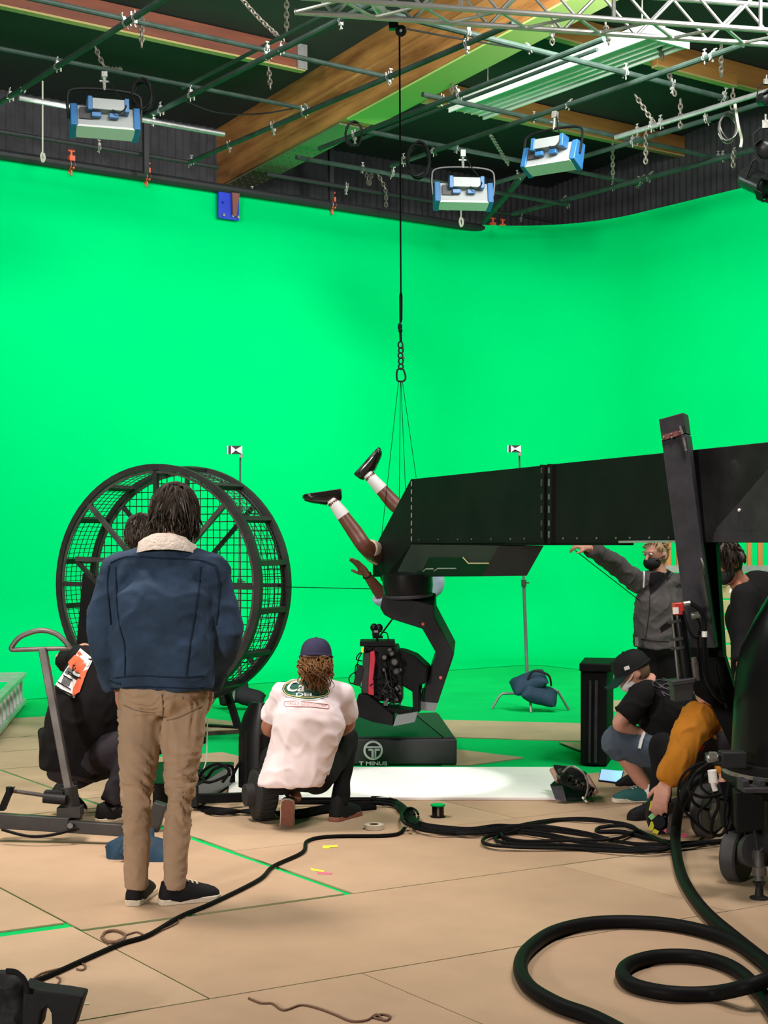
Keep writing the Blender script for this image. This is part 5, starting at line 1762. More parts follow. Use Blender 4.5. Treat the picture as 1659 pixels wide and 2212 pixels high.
def trousers(J, r, frac=(2, 2), seat=(.16, .13), voxel=.012, folds=None, top=.1, smooth=4, extra=None):
    """r: radii at hip, mid thigh, knee, calf, hem"""
    mb = MB()
    lat = (J['hipR'] - J['hipL']).normalized()
    up = (J['chest'] - J['pelvis']).normalized()
    lat2 = (lat - up * lat.dot(up)).normalized()
    fw = up.cross(lat2)
    hm = (J['hipL'] + J['hipR']) / 2
    rings = []
    for t, k in ((-.06, .55), (-.02, .85), (.03, 1.0), (.08, .98), (top, .93)):
        rings.append(ellring(hm + up * t, lat2, fw, seat[0] * k, seat[1] * k))
    mb.loft(rings)
    for i, k in enumerate('LR'):
        h, kn, an = J['hip' + k], J['kn' + k], J['an' + k]
        mb.ell(h, r[0])
        if frac[i] <= 1:
            limb(mb, [h, h.lerp(kn, frac[i] * .5), h.lerp(kn, frac[i])], [r[0], r[1], r[2]])
        else:
            en = kn.lerp(an, frac[i] - 1)
            mb.ell(kn, r[2] * 1.02)
            limb(mb, [h, h.lerp(kn, .5), kn, kn.lerp(en, .45), en], r)
    if extra:
        extra(mb)
    return blob(mb, voxel, smooth, folds)


def shoe(parent, heel_ankle, toe, up, upper='shoe_black', sole='sole_white', L=.275, w=.047, name='shoe', high=.0, laces=True, sole_under=None):
    l, f, u = frame(toe, up)
    a = V(heel_ankle)

    def q(x, y, z):
        return a + f * x + l * y + u * z

    xs = [-.07, -.062, -.03, .02, .08, .14, .175, L - .085, L - .07]
    ws = [.35, .72, .84, .78, .86, 1.0, .96, .66, .2]
    out = [(x, w * k) for x, k in zip(xs, ws)] + [(x, -w * k * .94) for x, k in zip(reversed(xs), reversed(ws))]
    mb = MB().prism([q(x, y, -.088) for x, y in out], u * .026)
    sh = put(name, MB().loft([[q(x, hw * math.cos(t), -.066 + h * max(0, math.sin(t)) - (.012 if math.sin(t) < 0 else 0)) for t in np.linspace(0, 2 * PI, 17)[:-1]]
                              for x, hw, h in ((-.066, w * .45, .035), (-.055, w * .72, .078 + high), (-.02, w * .84, .088 + high), (.03, w * .84, .088 + high), (.065, w * .86, .072), (.11, w * .92, .058), (.15, w * .92, .046), (.178, w * .8, .034), (L - .08, w * .45, .02))]), upper, parent, smooth=1.0)
    put('sole', mb, sole, sh, bevel=.004)
    if sole_under:
        put('outsole', MB().prism([q(x * .96, y * .85, -.094) for x, y in out], u * .006), sole_under, sh)
    if laces:
        mb = MB()
        for x in (.055, .075, .095):
            mb.bar(q(x, w * .5, -.066 + .075 - (x - .05) * .35), q(x, -w * .5, -.066 + .075 - (x - .05) * .35), .007, .006)
        put('laces', mb, sole if laces is True else laces, sh)
    return sh


def strip_on(tree, px, r, name, m, parent, off=.002, n=6):
    pts = []
    for p in spline([V((x, y, 0)) for x, y in px], n):
        h = on_surface(tree, p.x, p.y, off)
        if h is not None:
            pts.append(h)
    if len(pts) > 2:
        return put(name, MB().tube(pts, r, 5), m, parent)


def patch_on(tree, px, name, m, parent, off=.004, step=4.0):
    """a printed area: fan of small faces laid on the cloth inside the outline px"""
    from mathutils.geometry import tessellate_polygon
    cx = sum(p[0] for p in px) / len(px)
    cy = sum(p[1] for p in px) / len(px)
    dense = []
    for i in range(len(px)):
        a, b = px[i], px[(i + 1) % len(px)]
        n = max(1, int(math.hypot(b[0] - a[0], b[1] - a[1]) / step))
        dense += [(a[0] + (b[0] - a[0]) * k / n, a[1] + (b[1] - a[1]) * k / n) for k in range(n)]
    rows = 6
    vs, fs = [], []
    for j in range(1, rows + 1):
        for (x, y) in dense:
            h = on_surface(tree, cx + (x - cx) * j / rows, cy + (y - cy) * j / rows, off)
            vs.append(h if h is not None else (vs[-1] if vs else P(x, y, 8)))
    c0 = on_surface(tree, cx, cy, off)
    vs.append(c0 if c0 is not None else vs[0])
    n = len(dense)
    for j in range(rows - 1):
        for k in range(n):
            k2 = (k + 1) % n
            fs.append((j * n + k, (j + 1) * n + k, (j + 1) * n + k2, j * n + k2))
    for k in range(n):
        fs.append((len(vs) - 1, k, (k + 1) % n))
    return put(name, MB().add(vs, fs), m, parent, smooth=5)


def text_on(tree, txt, cx, cy, wpx, hpx, name, m, parent, off=.006, shear=0, bold=0, rot=0):
    vs, fs = text_mesh(txt, 1.0, bold, shear)
    x0, x1 = min(v.x for v in vs), max(v.x for v in vs)
    y0, y1 = min(v.y for v in vs), max(v.y for v in vs)
    out = []
    for v in vs:
        a = (v.x - (x0 + x1) / 2) / (x1 - x0) * wpx
        b = -(v.y - (y0 + y1) / 2) / (y1 - y0) * hpx
        x, y = cx + a * math.cos(rot) - b * math.sin(rot), cy + a * math.sin(rot) + b * math.cos(rot)
        h = on_surface(tree, x, y, off)
        out.append(h if h is not None else (out[-1] if out else P(x, y, 8)))
    return put(name, MB().add(out, fs), m, parent, smooth=0)


def add_lock(mb, p, d, L, r, droop=1.0, wave=0.0, n=6, away=None):
    """one tapering lock of hair"""
    d = V(d).normalized()
    pts, rs = [V(p)], [r * .6]
    ph = random.uniform(0, 6)
    sd = d.orthogonal().normalized()
    for i in range(1, n + 1):
        t = i / n
        d = (d + V((0, 0, -droop * .55))).normalized()
        q = pts[-1] + d * L / n
        if wave:
            q = q + sd * wave * math.sin(ph + t * 9) + V((wave * math.cos(ph + t * 8), 0, 0))
        pts.append(q)
        rs.append(r * (1.0 if t < .6 else 1 - (t - .6) * 2.1) + .0008)
    mb.tube(pts, rs, 5, flat=.6)


def add_eyes(parent, c, face, up, s=1.0):
    for k in (-1, 1):
        e = put('eye', MB().ell(head_at(c, face, up, .031 * k, .082, .012, s), .0105 * s, nu=12, nv=8), 'white', parent)
        put('iris', MB().ell(head_at(c, face, up, .031 * k, .0905, .012, s), .0048 * s, nu=8, nv=6), 'eye', e)


def cap_on(parent, c, face, up, m, brim_m=None, s=1.0, button=True, brim=True, drop=.0):
    l, f, u = frame(face, up)
    c = V(c) + u * .018 * s - f * .006 * s

    def q(a, b, e):
        return c + l * a * s + f * b * s + u * e * s
    rings = []
    for k in range(9):
        t = k / 8 * PI / 2
        r = math.cos(t) ** .62 if t < PI / 2 - 1e-6 else .02
        rings.append([q(.083 * r * math.cos(th), .104 * r * math.sin(th), -.005 + .098 * math.sin(t)) for th in np.linspace(0, 2 * PI, 29)[:-1]])
    o = put('cap', MB().loft(rings), m, parent, smooth=1.2)
    put('cap_band', MB().tube([q(.084 * math.cos(th), .105 * math.sin(th), -.004) for th in np.linspace(0, 2 * PI, 29)[:-1]], .006 * s, 6, closed=True), m, o)
    if button:
        put('cap_button', MB().ell(q(0, 0, .093), .008 * s, nu=8, nv=6), m, o)
    if brim:
        vs = []
        for z in (0, .006):
            for th in np.linspace(.25, PI - .25, 13):
                vs.append(q(.083 * math.cos(th), .103 * math.sin(th), -.008 + z))
            for th in np.linspace(PI - .25, .25, 13):
                vs.append(q(.078 * math.cos(th), .095 + .085 * math.sin(th) ** .8, -.022 + z - .02 * abs(math.cos(th))))
        n = 26
        put('brim', MB().loft([vs[:n], vs[n:]]), brim_m or m, o, smooth=.7)
    return o


def JJ(**k):
    return {a: (V(b) if a in ('face', 'up') else (b if isinstance(b, Vector) else P(*b))) for a, b in k.items()}


def new_person(J, label, foot=None):
    b = foot or V((J['pelvis'].x, J['pelvis'].y, 0))
    return thing('person', b, label, 'person')


# ------------------------------------------------------------------ man in the denim jacket, back to us
J = JJ(head=(377, 1114, 6.36), face=(.06, .88, -.42), up=(.05, .42, .9), neck=(362, 1178, 6.28), chest=(356, 1300, 6.28), pelvis=(354, 1480, 6.28),
       shL=(258, 1238, 6.30), shR=(456, 1238, 6.30), elL=(224, 1368, 6.30), elR=(484, 1372, 6.32), wrL=(258, 1488, 6.42), wrR=(452, 1486, 6.48),
       hipL=(306, 1508, 6.30), hipR=(402, 1508, 6.30), knL=(296, 1728, 6.31), knR=(388, 1726, 6.32), anL=(294, 1912, 6.36), anR=(377, 1914, 6.36))
man = new_person(J, 'standing man in blue denim jacket and khaki trousers, back turned', G(340, 1955))
hands = [((J['wrL'], (.08, .35, -1), (-1, 0, 0), (0, 1, 0)), dict(curl=.4)), ((J['wrR'], (-.08, .35, -1), (1, 0, 0), (0, 1, 0)), dict(curl=.4))]
put('body', add_body(J, 1.0, .008, hands), 'skin_tan', man, smooth=5)


def jacket_hem(mb):
    c = P(350, 1470, 6.28)
    mb.loft([ellring(c + Z * z, V((1, 0, 0)), V((0, 1, 0)), rx, ry) for z, rx, ry in ((-.03, .205, .145), (-.026, .212, .15), (.03, .214, .152), (.05, .212, .15))])


jk = top_cloth(J, [(.20, .14), (.212, .15), (.215, .15), (.215, .15), (.165, .115), (.075, .07)], dict(L=(1.92, .088, .078, .062), R=(1.92, .088, .078, .062)), low=.0, voxel=.010,
               folds=[(.007, 4, 4, 5, 1), (-.008, 6, 6, 3.5, 8), (-.006, 7, 7, 9, 14), (.002, 20, 20, 20, 4)], extra=jacket_hem, shr=.082)
jo = put('denim_jacket', jk, 'denim', man, smooth=5)
tree = bvh(jk)
for px in ([(238, 1216), (262, 1206), (285, 1202), (342, 1206), (404, 1208), (440, 1212), (464, 1221)],
           [(250, 1225), (252, 1290), (256, 1335), (262, 1365), (270, 1400), (270, 1462)],
           [(434, 1224), (428, 1280), (419, 1338), (409, 1405), (402, 1462)],
           [(246, 1465), (300, 1460), (350, 1462), (400, 1463), (440, 1460)],
           [(240, 1488), (300, 1484), (350, 1485), (400, 1486), (440, 1484)],
           [(236, 1222), (232, 1260), (236, 1310), (240, 1350)],
           [(466, 1222), (474, 1260), (472, 1310), (466, 1350)],
           [(236, 1470), (250, 1476), (262, 1478)]):
    strip_on(tree, px, .0035, 'seam', 'denim_seam', jo)
# fleece collar
l, f, u = frame((.05, .95, -.2), (0, .3, 1))
cn = P(361, 1172, 6.30)
rings = []
for k in range(24):
    th = 2 * PI * k / 24
    e = l * math.cos(th) + f * math.sin(th)
    hgt = .03 + .022 * max(0, -math.sin(th))
    wv = .012 * math.sin(th * 9) * .4
    rings.append([cn + e * (.088 + wv) - u * .045, cn + e * (.128 + wv) - u * .055, cn + e * (.122 + wv) - u * .01, cn + e * (.098 + wv) + u * (hgt - .03), cn + e * (.078) + u * (hgt - .04)])
put('fleece_collar', MB().loft(rings, closed=True), 'fleece', jo, smooth=1.2)


def khaki_folds(co, nz):
    m = np.exp(-((co[:, 2] - .50) / .16) ** 2) + .6 * np.exp(-((co[:, 2] - .86) / .10) ** 2) + .25
    k = np.array([nz((x * 7, y * 7, z * 24 + 9 * x + 5 * nz((x * 5, y * 5, z * 5)))) for x, y, z in co.tolist()])
    return .013 * m * np.clip(1 - np.abs(k) * 3.6, 0, 1) ** 1.3 - .003 * m


kh = trousers(J, [.098, .086, .0625, .057, .054], (2.03, 2.03), (.185, .148), .010, [(.005, 5, 5, 5, 2), (-.004, 9, 9, 5, 7), khaki_folds], top=.13)
ko = put('khaki_trousers', kh, 'khaki', man, smooth=5)
tree = bvh(kh)
strip_on(tree, [(350, 1500), (352, 1530), (349, 1556)], .0025, 'seam', 'khaki_seam', ko)
strip_on(tree, [(268, 1524), (300, 1536), (335, 1540)], .002, 'seam', 'khaki_seam', ko)
strip_on(tree, [(362, 1556), (390, 1548), (438, 1524)], .002, 'seam', 'khaki_seam', ko)
shoe(man, V((J['anL'].x, J['anL'].y + .01, .096)), (.12, .95, 0), Z, name='shoe')
shoe(man, V((J['anR'].x - .0, J['anR'].y, .096)), (.92, .38, 0), Z, name='shoe')
random.seed(5)


def scalp_hair(mb, c, face, up, rad, count, L, r, cover, seed=1, flick=.35, swirl=.5, hang=(0, 0, -1)):
    """locks that follow the skull and flick out at the tips; cover(e, l, f, u) says where hair grows"""
    l, f, u = frame(face, up)
    n = 0
    while n < count:
        e = V((random.gauss(0, 1), random.gauss(0, 1), random.gauss(0, 1))).normalized()
        if not cover(e.dot(l), e.dot(f), e.dot(u)):
            continue
        n += 1
        down = V(hang)
        t = down - e * down.dot(e)
        t = (t.normalized() if t.length > .1 else l * random.choice((-1, 1))) + e.cross(down) * random.uniform(-swirl, swirl)
        t.normalize()
        LL = random.uniform(*L)
        pts, rs = [], []
        k = 1.0 + random.uniform(0, .07)
        steps = 7
        for i in range(steps):
            q = c + l * e.dot(l) * rad[0] * k + f * e.dot(f) * rad[1] * k + u * e.dot(u) * rad[2] * k
            pts.append(q)
            rs.append(r * random.uniform(.8, 1.1) * (1 if i < 3 else 1 - (i - 2) * .22) + .0006)
            t = (t - e * t.dot(e))
            t = t.normalized() if t.length > 1e-3 else l
            e2 = (e + t * (LL / steps / rad[2])).normalized()
            if e2.dot(u) < -.35 or not cover(e2.dot(l), e2.dot(f), e2.dot(u) + .25):
                p_ = q
                d_ = (t + e * flick * random.uniform(-.3, 1.2) + V((random.uniform(-.3, .3), random.uniform(-.2, .2), -.5))).normalized()
                for j in range(3):
                    p_ = p_ + d_ * LL / steps
                    pts.append(p_)
                    rs.append(r * (.7, .45, .1)[j] + .0006)
                break
            e = e2
            k += .008
        if len(pts) > 2:
            mb.tube(pts, rs, 5, flat=.55)


mb = MB()
l, f, u = frame(J['face'], J['up'])
R = Matrix((l, f, u)).transposed()
hc = J['head'] + u * .012 - f * .012
mb.ell(hc, (.092, .106, .114), R, 20, 14)
scalp_hair(mb, hc, J['face'], J['up'], (.095, .108, .117), 620, (.09, .18), .0085, lambda a, b, c: (b < .45 or c > .35) and c > -.9, swirl=.9, flick=.5)
put('hair', mb, 'hair_dark', man, smooth=1.5)

# ------------------------------------------------------------------ person half hidden behind him
J = JJ(head=(306, 1158, 9.1), face=(.3, .9, -.15), up=(0, .1, 1), neck=(312, 1203, 9.1), chest=(318, 1270, 9.1), pelvis=(312, 1425, 9.1),
       shL=(268, 1228, 9.1), shR=(362, 1228, 9.1), elL=(262, 1325, 9.1), elR=(372, 1325, 9.15), wrL=(280, 1400, 9.3), wrR=(352, 1400, 9.3),
       hipL=(292, 1438, 9.1), hipR=(332, 1438, 9.1), knL=(286, 1570, 9.1), knR=(312, 1570, 9.1), anL=(284, 1690, 9.12), anR=(310, 1690, 9.14))
per = new_person(J, 'dark haired person standing almost hidden behind the denim jacket man')
put('body', add_body(J, .95, .012), 'skin_tan', per, smooth=5)
put('dark_shirt', top_cloth(J, [(.15, .12), (.16, .12), (.15, .115), (.17, .125), (.13, .09), (.06, .06)], dict(L=(1.9, .065, .055, .045), R=(1.9, .065, .055, .045)), low=.08, voxel=.015), 'black_cotton', per, smooth=5)
put('dark_trousers', trousers(J, [.085, .078, .06, .055, .05], voxel=.015), 'charcoal_cotton', per, smooth=5)
for k in 'LR':
    shoe(per, V((J['an' + k].x, J['an' + k].y, .1)), (.1, 1, 0), Z)
mb = MB()
l, f, u = frame(J['face'], J['up'])
mb.ell(J['head'] + u * .02 - f * .012, (.084, .10, .11), Matrix((l, f, u)).transposed())
scalp_hair(mb, J['head'] + u * .02 - f * .012, J['face'], J['up'], (.086, .102, .112), 260, (.06, .12), .008, lambda a, b, c: (b < .45 or c > .35) and c > -.8, swirl=.8)
put('hair', mb, 'hair_dark', per, smooth=1.5)

# ------------------------------------------------------------------ crouching person in a printed black T-shirt, left
J = JJ(head=(262, 1352, 8.35), face=(.5, .85, -.3), up=(.2, .2, 1), neck=(240, 1398, 8.25), chest=(200, 1500, 8.12), pelvis=(162, 1628, 8.1),
       shL=(186, 1424, 8.12), shR=(282, 1430, 8.25), elL=(132, 1424, 8.42), elR=(272, 1508, 8.15), wrL=(185, 1398, 8.75), wrR=(257, 1560, 8.3),
       hipL=(138, 1655, 8.1), hipR=(194, 1652, 8.1), knL=(285, 1606, 7.98), knR=(345, 1596, 8.45), anL=(238, 1742, 7.98), anR=(140, 1694, 8.4))
per = new_person(J, 'crouching person in black T-shirt with red printed back, left of the denim jacket man', G(200, 1785))
hands = [((J['wrL'], (.8, .5, 0), (0, 0, 1), (0, 1, 0)), dict(curl=.4)), ((J['wrR'], (.2, .3, -1), (-1, 0, 0), (0, 1, 0)), dict(curl=.4))]
put('body', add_body(J, 1.0, .009, hands), 'skin_light', per, smooth=5)


def tee_back(mb):
    limb(mb, [P(150, 1650, 8.1), P(165, 1580, 8.08), P(190, 1500, 8.08), P(212, 1440, 8.12)], [.16, .178, .185, .15])
    mb.loft([ellring(P(150, 1636, 8.1) + Z * z, V((.95, .3, 0)), V((-.3, .95, 0)), rx, ry) for z, rx, ry in ((-.06, .14, .12), (-.05, .16, .14), (.05, .165, .145), (.15, .17, .14))])


ts = top_cloth(J, [(.16, .14), (.175, .15), (.185, .15), (.20, .15), (.15, .10), (.07, .065)], dict(L=(.72, .075, .078, .078), R=(.8, .075, .075, .075)), low=.10, voxel=.012,
               folds=[(.007, 5, 5, 6, 3), (-.009, 6, 6, 5, 9)], extra=tee_back)
to = put('black_tshirt', ts, 'black_cotton', per, smooth=5)
tree = bvh(ts)
pr = patch_on(tree, [(174, 1402), (201, 1424), (161, 1508), (118, 1484)], 'back_print', 'print_white', to, .005)
for px, m in (([(164, 1416), (188, 1432), (176, 1456), (152, 1444), (150, 1432)], 'print_red'), ([(178, 1452), (190, 1446), (172, 1496), (158, 1504), (160, 1486)], 'print_red'),
              ([(160, 1436), (168, 1434), (166, 1446), (157, 1452)], 'black_cotton'), ([(150, 1442), (160, 1452), (148, 1458), (142, 1454)], 'print_grey'), ([(140, 1462), (156, 1468), (150, 1484), (134, 1478)], 'print_grey'),
              ([(122, 1482), (160, 1502), (159, 1506), (120, 1486)], 'black_cotton'), ([(168, 1410), (174, 1408), (180, 1416), (172, 1420)], 'print_red'), ([(186, 1424), (196, 1428), (190, 1440), (182, 1434)], 'print_white')):
    patch_on(tree, px, 'print_shape', m, pr, .009)
for px in ([(140, 1460), (150, 1466), (158, 1470)], [(128, 1474), (140, 1482), (154, 1490)], [(150, 1456), (160, 1462), (168, 1468)], [(150, 1452), (165, 1462), (176, 1466)]):
    strip_on(tree, px, .003, 'print_line', 'black_cotton', pr, .009)


def shin2(mb):
    pass


tr = trousers(J, [.10, .098, .078, .066, .058], (1.93, 1.9), (.17, .15), .012, [(.006, 6, 6, 6, 2), (-.008, 8, 8, 8, 5)], top=.05)
put('charcoal_trousers', tr, 'charcoal_cotton', per, smooth=5)
put('sock', MB().tube([J['anL'] + Z * .0, J['anL'] - Z * .06], .045, 12), 'grey_sock', per)
shoe(per, V((P(232, 1742, 7.96).x, 7.96, .135)), (.75, .55, .05), Z, L=.27)
shoe(per, J['anR'] + V((0, 0, -.02)), (.6, .7, -.5), (.4, .5, .8), L=.27)
mb = MB()
l, f, u = frame(J['face'], J['up'])
mb.ell(J['head'] + u * .02 - f * .012, (.082, .10, .108), Matrix((l, f, u)).transposed())
put('hair', mb, 'hair_dark', per, smooth=5)

# ------------------------------------------------------------------ crouching person in the white T-shirt and cap
J = JJ(head=(683, 1425, 8.05), face=(.05, .97, -.2), up=(0, .2, 1), neck=(678, 1478, 8.0), chest=(668, 1556, 7.96), pelvis=(642, 1664, 7.98),
       shL=(612, 1500, 8.02), shR=(738, 1503, 8.02), elL=(578, 1572, 8.12), elR=(754, 1562, 8.14), wrL=(640, 1600, 8.42), wrR=(712, 1596, 8.45),
       hipL=(606, 1676, 8.0), hipR=(684, 1676, 8.0), knL=(588, 1640, 8.45), knR=(748, 1596, 8.42), anL=(640, 1722, 8.16), anR=(733, 1746, 8.2))
per = new_person(J, 'crouching long haired person in white printed T-shirt and navy cap', G(660, 1785))
hands = [((J['wrL'], (.6, .7, -.2), (0, 0, 1), (0, 1, 0)), dict(curl=.5)), ((J['wrR'], (-.5, .7, -.3), (0, 0, 1), (0, 1, 0)), dict(curl=.5))]
put('body', add_body(J, .96, .009, hands), 'skin_tan', per, smooth=5)


def tee_hem(mb):
    mb.loft([ellring(P(640, 1655, 7.97) + Z * z + V((.03 * z / .1, 0, 0)), V((1, 0, 0)), V((0, 1, 0)), rx, ry) for z, rx, ry in ((-.10, .165, .145), (-.095, .178, .16), (-.02, .182, .165), (.06, .18, .16), (.16, .175, .15))])


ts = top_cloth(J, [(.15, .13), (.178, .16), (.182, .155), (.198, .155), (.14, .10), (.065, .06)], dict(L=(.74, .072, .074, .07), R=(.78, .072, .072, .068)), low=.02, voxel=.011,
               folds=[(.006, 5, 5, 5, 3), (-.008, 6, 6, 4, 9), (-.005, 9, 9, 9, 4)], extra=tee_hem)
to = put('white_tshirt', ts, 'white_cotton', per, smooth=5)
tree = bvh(ts)


def oval(cx, cy, rx, ry, rot=0, n=36):
    return [(cx + rx * math.cos(t) * math.cos(rot) - ry * math.sin(t) * math.sin(rot), cy + rx * math.cos(t) * math.sin(rot) + ry * math.sin(t) * math.cos(rot)) for t in np.linspace(0, 2 * PI, n + 1)[:-1]]


ov = patch_on(tree, oval(661, 1491, 51, 21, .06), 'oval_print', 'print_green', to, .0045)
strip_on(tree, oval(661, 1491, 48, 18.5, .06) + [oval(661, 1491, 48, 18.5, .06)[0]], .0025, 'oval_line', 'print_yellow', ov, .008, n=2)
strip_on(tree, oval(661, 1491, 52, 22, .06) + [oval(661, 1491, 52, 22, .06)[0]], .0025, 'oval_line', 'print_white', ov, .006, n=2)
text_on(tree, 'Ca', 640, 1484, 38, 21, 'lettering', 'print_white', ov, .009, shear=.35, bold=.02)
text_on(tree, 'DEL', 660, 1503, 40, 9, 'lettering', 'print_white', ov, .009, bold=.02)
pill = [(616, 1516), (640, 1515), (680, 1519), (706, 1522), (711, 1527), (706, 1531), (680, 1528), (640, 1526), (618, 1526), (614, 1521), (616, 1516)]
strip_on(tree, pill, .002, 'pill_outline', 'print_pink', to, .003, n=3)
text_on(tree, 'GREAT SANDWICHES', 662, 1522, 84, 6, 'lettering', 'print_pink', to, .004, rot=.06)
tr = trousers(J, [.10, .092, .068, .056, .046], (1.92, 1.97), (.18, .155), .012, [(.006, 8, 8, 12, 2)], top=.06)
put('black_jeans', tr, 'black_cotton', per, smooth=5)
shoe(per, P(624, 1742, 8.13), (-.03, .16, -1), (.05, .98, .16), 'shoe_black', 'sole_white', L=.235, w=.05, sole_under='sole_brown')
shoe(per, V((J['anR'].x, J['anR'].y, .096)), (.5, .85, 0), Z, 'shoe_black', 'sole_brown', L=.27, high=.03, laces=False)
cap_on(per, J['head'], J['face'], J['up'], 'navy_cap', s=1.05)
random.seed(21)
mb = MB()
l, f, u = frame(J['face'], J['up'])
for i in range(190):
    t = random.uniform(-1, 1)
    th = t * 1.7
    p = J['head'] + l * math.sin(th) * .084 - f * math.cos(th) * .098 + u * random.uniform(-.05, .02)
    endx = 684 + 24 * t + random.uniform(-10, 12)
    endy = random.uniform(1455, 1512) - 22 * abs(t)
    e = P(endx, endy, 7.83 + .12 * abs(t))
    hit = on_surface(tree, endx, endy, .018)
    if hit is not None:
        e = hit
    m1 = p.lerp(e, .33) - f * .035 + V((random.uniform(-.015, .015), 0, random.uniform(-.01, .01)))
    m2 = p.lerp(e, .68) - f * .025 + V((random.uniform(-.022, .022), -.01, random.uniform(-.01, .01)))
    path = spline([p, m1, m2, e], 5)
    ph = random.uniform(0, 6)
    path = [q + V((.007 * math.sin(ph + 1.1 * k), 0, 0)) for k, q in enumerate(path)]
    n = len(path)
    mb.tube(path, [.0065 * (1 - .75 * max(0, (k / (n - 1) - .5) * 2)) for k in range(n)], 5, flat=.6)
put('long_hair', mb, 'hair_brown', per, smooth=1.5)
mb = MB().ring(J['head'] - f * .088 - u * .015, V((0, -1, .1)), .036, .007, 20, 6, 0, PI, ref=l)
put('cap_strap', MB().tube([J['head'] + l * a * .06 - f * (.104 - .012 * a * a) * 1.05 + u * .005 for a in np.linspace(-1, 1, 9)], .008, 6), 'twine', per)

# ------------------------------------------------------------------ man in the grey hoodie
J = JJ(head=(1417, 1198, 10.5), face=(-.8, -.58, -.12), up=(-.05, 0, 1), neck=(1425, 1246, 10.5), chest=(1424, 1305, 10.5), pelvis=(1422, 1395, 10.5),
       shL=(1378, 1258, 10.42), shR=(1474, 1260, 10.58), elL=(1318, 1212, 10.25), elR=(1488, 1335, 10.5), wrL=(1270, 1183, 10.02), wrR=(1484, 1385, 10.72),
       hipL=(1402, 1404, 10.5), hipR=(1446, 1404, 10.5), knL=(1402, 1525, 10.48), knR=(1450, 1525, 10.5), anL=(1402, 1612, 10.52), anR=(1450, 1612, 10.54))
for k in 'LR':
    J['an' + k].z = .10
    J['kn' + k].z = .48
per = new_person(J, 'man in grey hoodie and black mask reaching up under the boom')
hands = [((J['wrL'], (-.95, -.1, .2), (0, -.5, 1), (0, -1, 0)), dict(curl=1.0, s=.9)), ((J['wrR'], (.1, .3, -1), (1, 0, 0), (0, -1, 0)), dict(curl=.4))]
put('body', add_body(J, .98, .009, hands), 'skin_light', per, smooth=5)
add_eyes(per, J['head'], J['face'], J['up'], .98)


def hood(mb):
    c = J['neck']
    mb.tube([c + V((-.10, -.07, -.05)), c + V((-.09, .05, .0)), c + V((.0, .10, .02)), c + V((.10, .05, .0)), c + V((.10, -.06, -.05))], [.03, .04, .05, .042, .03], 12)


ts = top_cloth(J, [(.165, .135), (.18, .14), (.175, .135), (.18, .14), (.14, .095), (.07, .065)], dict(L=(1.92, .076, .066, .045), R=(1.95, .076, .066, .05)), low=.02, voxel=.011,
               folds=[(.008, 6, 6, 6, 3), (-.010, 8, 8, 8, 9), (-.005, 15, 15, 15, 2)], extra=hood)
to = put('grey_hoodie', ts, 'grey_fleece', per, smooth=5)
tree = bvh(ts)
patch_on(tree, [(1404, 1238), (1452, 1232), (1440, 1250), (1420, 1272), (1405, 1284), (1401, 1262)], 'black_undershirt', 'black_cotton', to, .004)
strip_on(tree, [(1404, 1284), (1403, 1320), (1394, 1384)], .003, 'zip', 'charcoal_cotton', to)
strip_on(tree, [(1390, 1220), (1390, 1240), (1389, 1268)], .006, 'drawstring', 'white_sock', to, .006)
strip_on(tree, [(1456, 1233), (1464, 1232), (1468, 1231)], .008, 'drawstring', 'white_sock', to, .006)
strip_on(tree, [(1452, 1240), (1432, 1262), (1406, 1284)], .004, 'lapel_seam', 'charcoal_cotton', to)
strip_on(tree, [(1385, 1380), (1410, 1384), (1445, 1386)], .004, 'hem_rib', 'charcoal_cotton', to)
patch_on(tree, [(1425, 1356), (1446, 1340), (1452, 1352), (1428, 1366)], 'pocket_slit', 'black_cotton', to, .003)
tr = trousers(J, [.092, .085, .068, .062, .056], voxel=.013, folds=[(.006, 8, 8, 10, 2)])
put('black_trousers', tr, 'black_cotton', per, smooth=5)
put('belt_tag', MB().box(P(1375, 1386, 10.3), (.02, .02, .06)), 'clamp', per)
for k in 'LR':
    shoe(per, V((J['an' + k].x, J['an' + k].y, .1)), (-.6, -.75, 0), Z)
l, f, u = frame(J['face'], J['up'])
R = Matrix((l, f, u)).transposed()
mb = MB().ell(J['head'] + u * .024 - f * .018, (.078, .093, .102), R)
for i in range(180):
    th, ph = random.uniform(0, 2 * PI), random.uniform(.05, 1.5)
    e = (l * math.cos(th) * math.cos(ph) + f * math.sin(th) * math.cos(ph) + u * math.sin(ph))
    if e.dot(f) > .6 and e.dot(u) < .55:
        continue
    p = J['head'] + u * .02 - f * .01 + l * e.dot(l) * .074 + f * e.dot(f) * .094 + u * e.dot(u) * .105
    add_lock(mb, p, e + V((0, 0, .2)) - f * .2, .022, .006, .3, n=3)
put('hair', mb, 'hair_blond', per, smooth=1.5)
mk = put('face_mask', MB().ell(J['head'] + f * .046 - u * .052, (.063, .066, .052), R, 18, 12), 'mask', per, smooth=5)
put('mask_strap', MB().tube([J['head'] + f * .07 - u * .035 + l * .055, J['head'] + f * .03 - u * .02 + l * .076, J['head'] - f * .005 - u * .01 + l * .082], .004, 5), 'mask', mk)
put('mask_strap', MB().tube([J['head'] + f * .07 - u * .035 - l * .055, J['head'] + f * .03 - u * .02 - l * .076, J['head'] - f * .005 - u * .01 - l * .082], .004, 5), 'mask', mk)

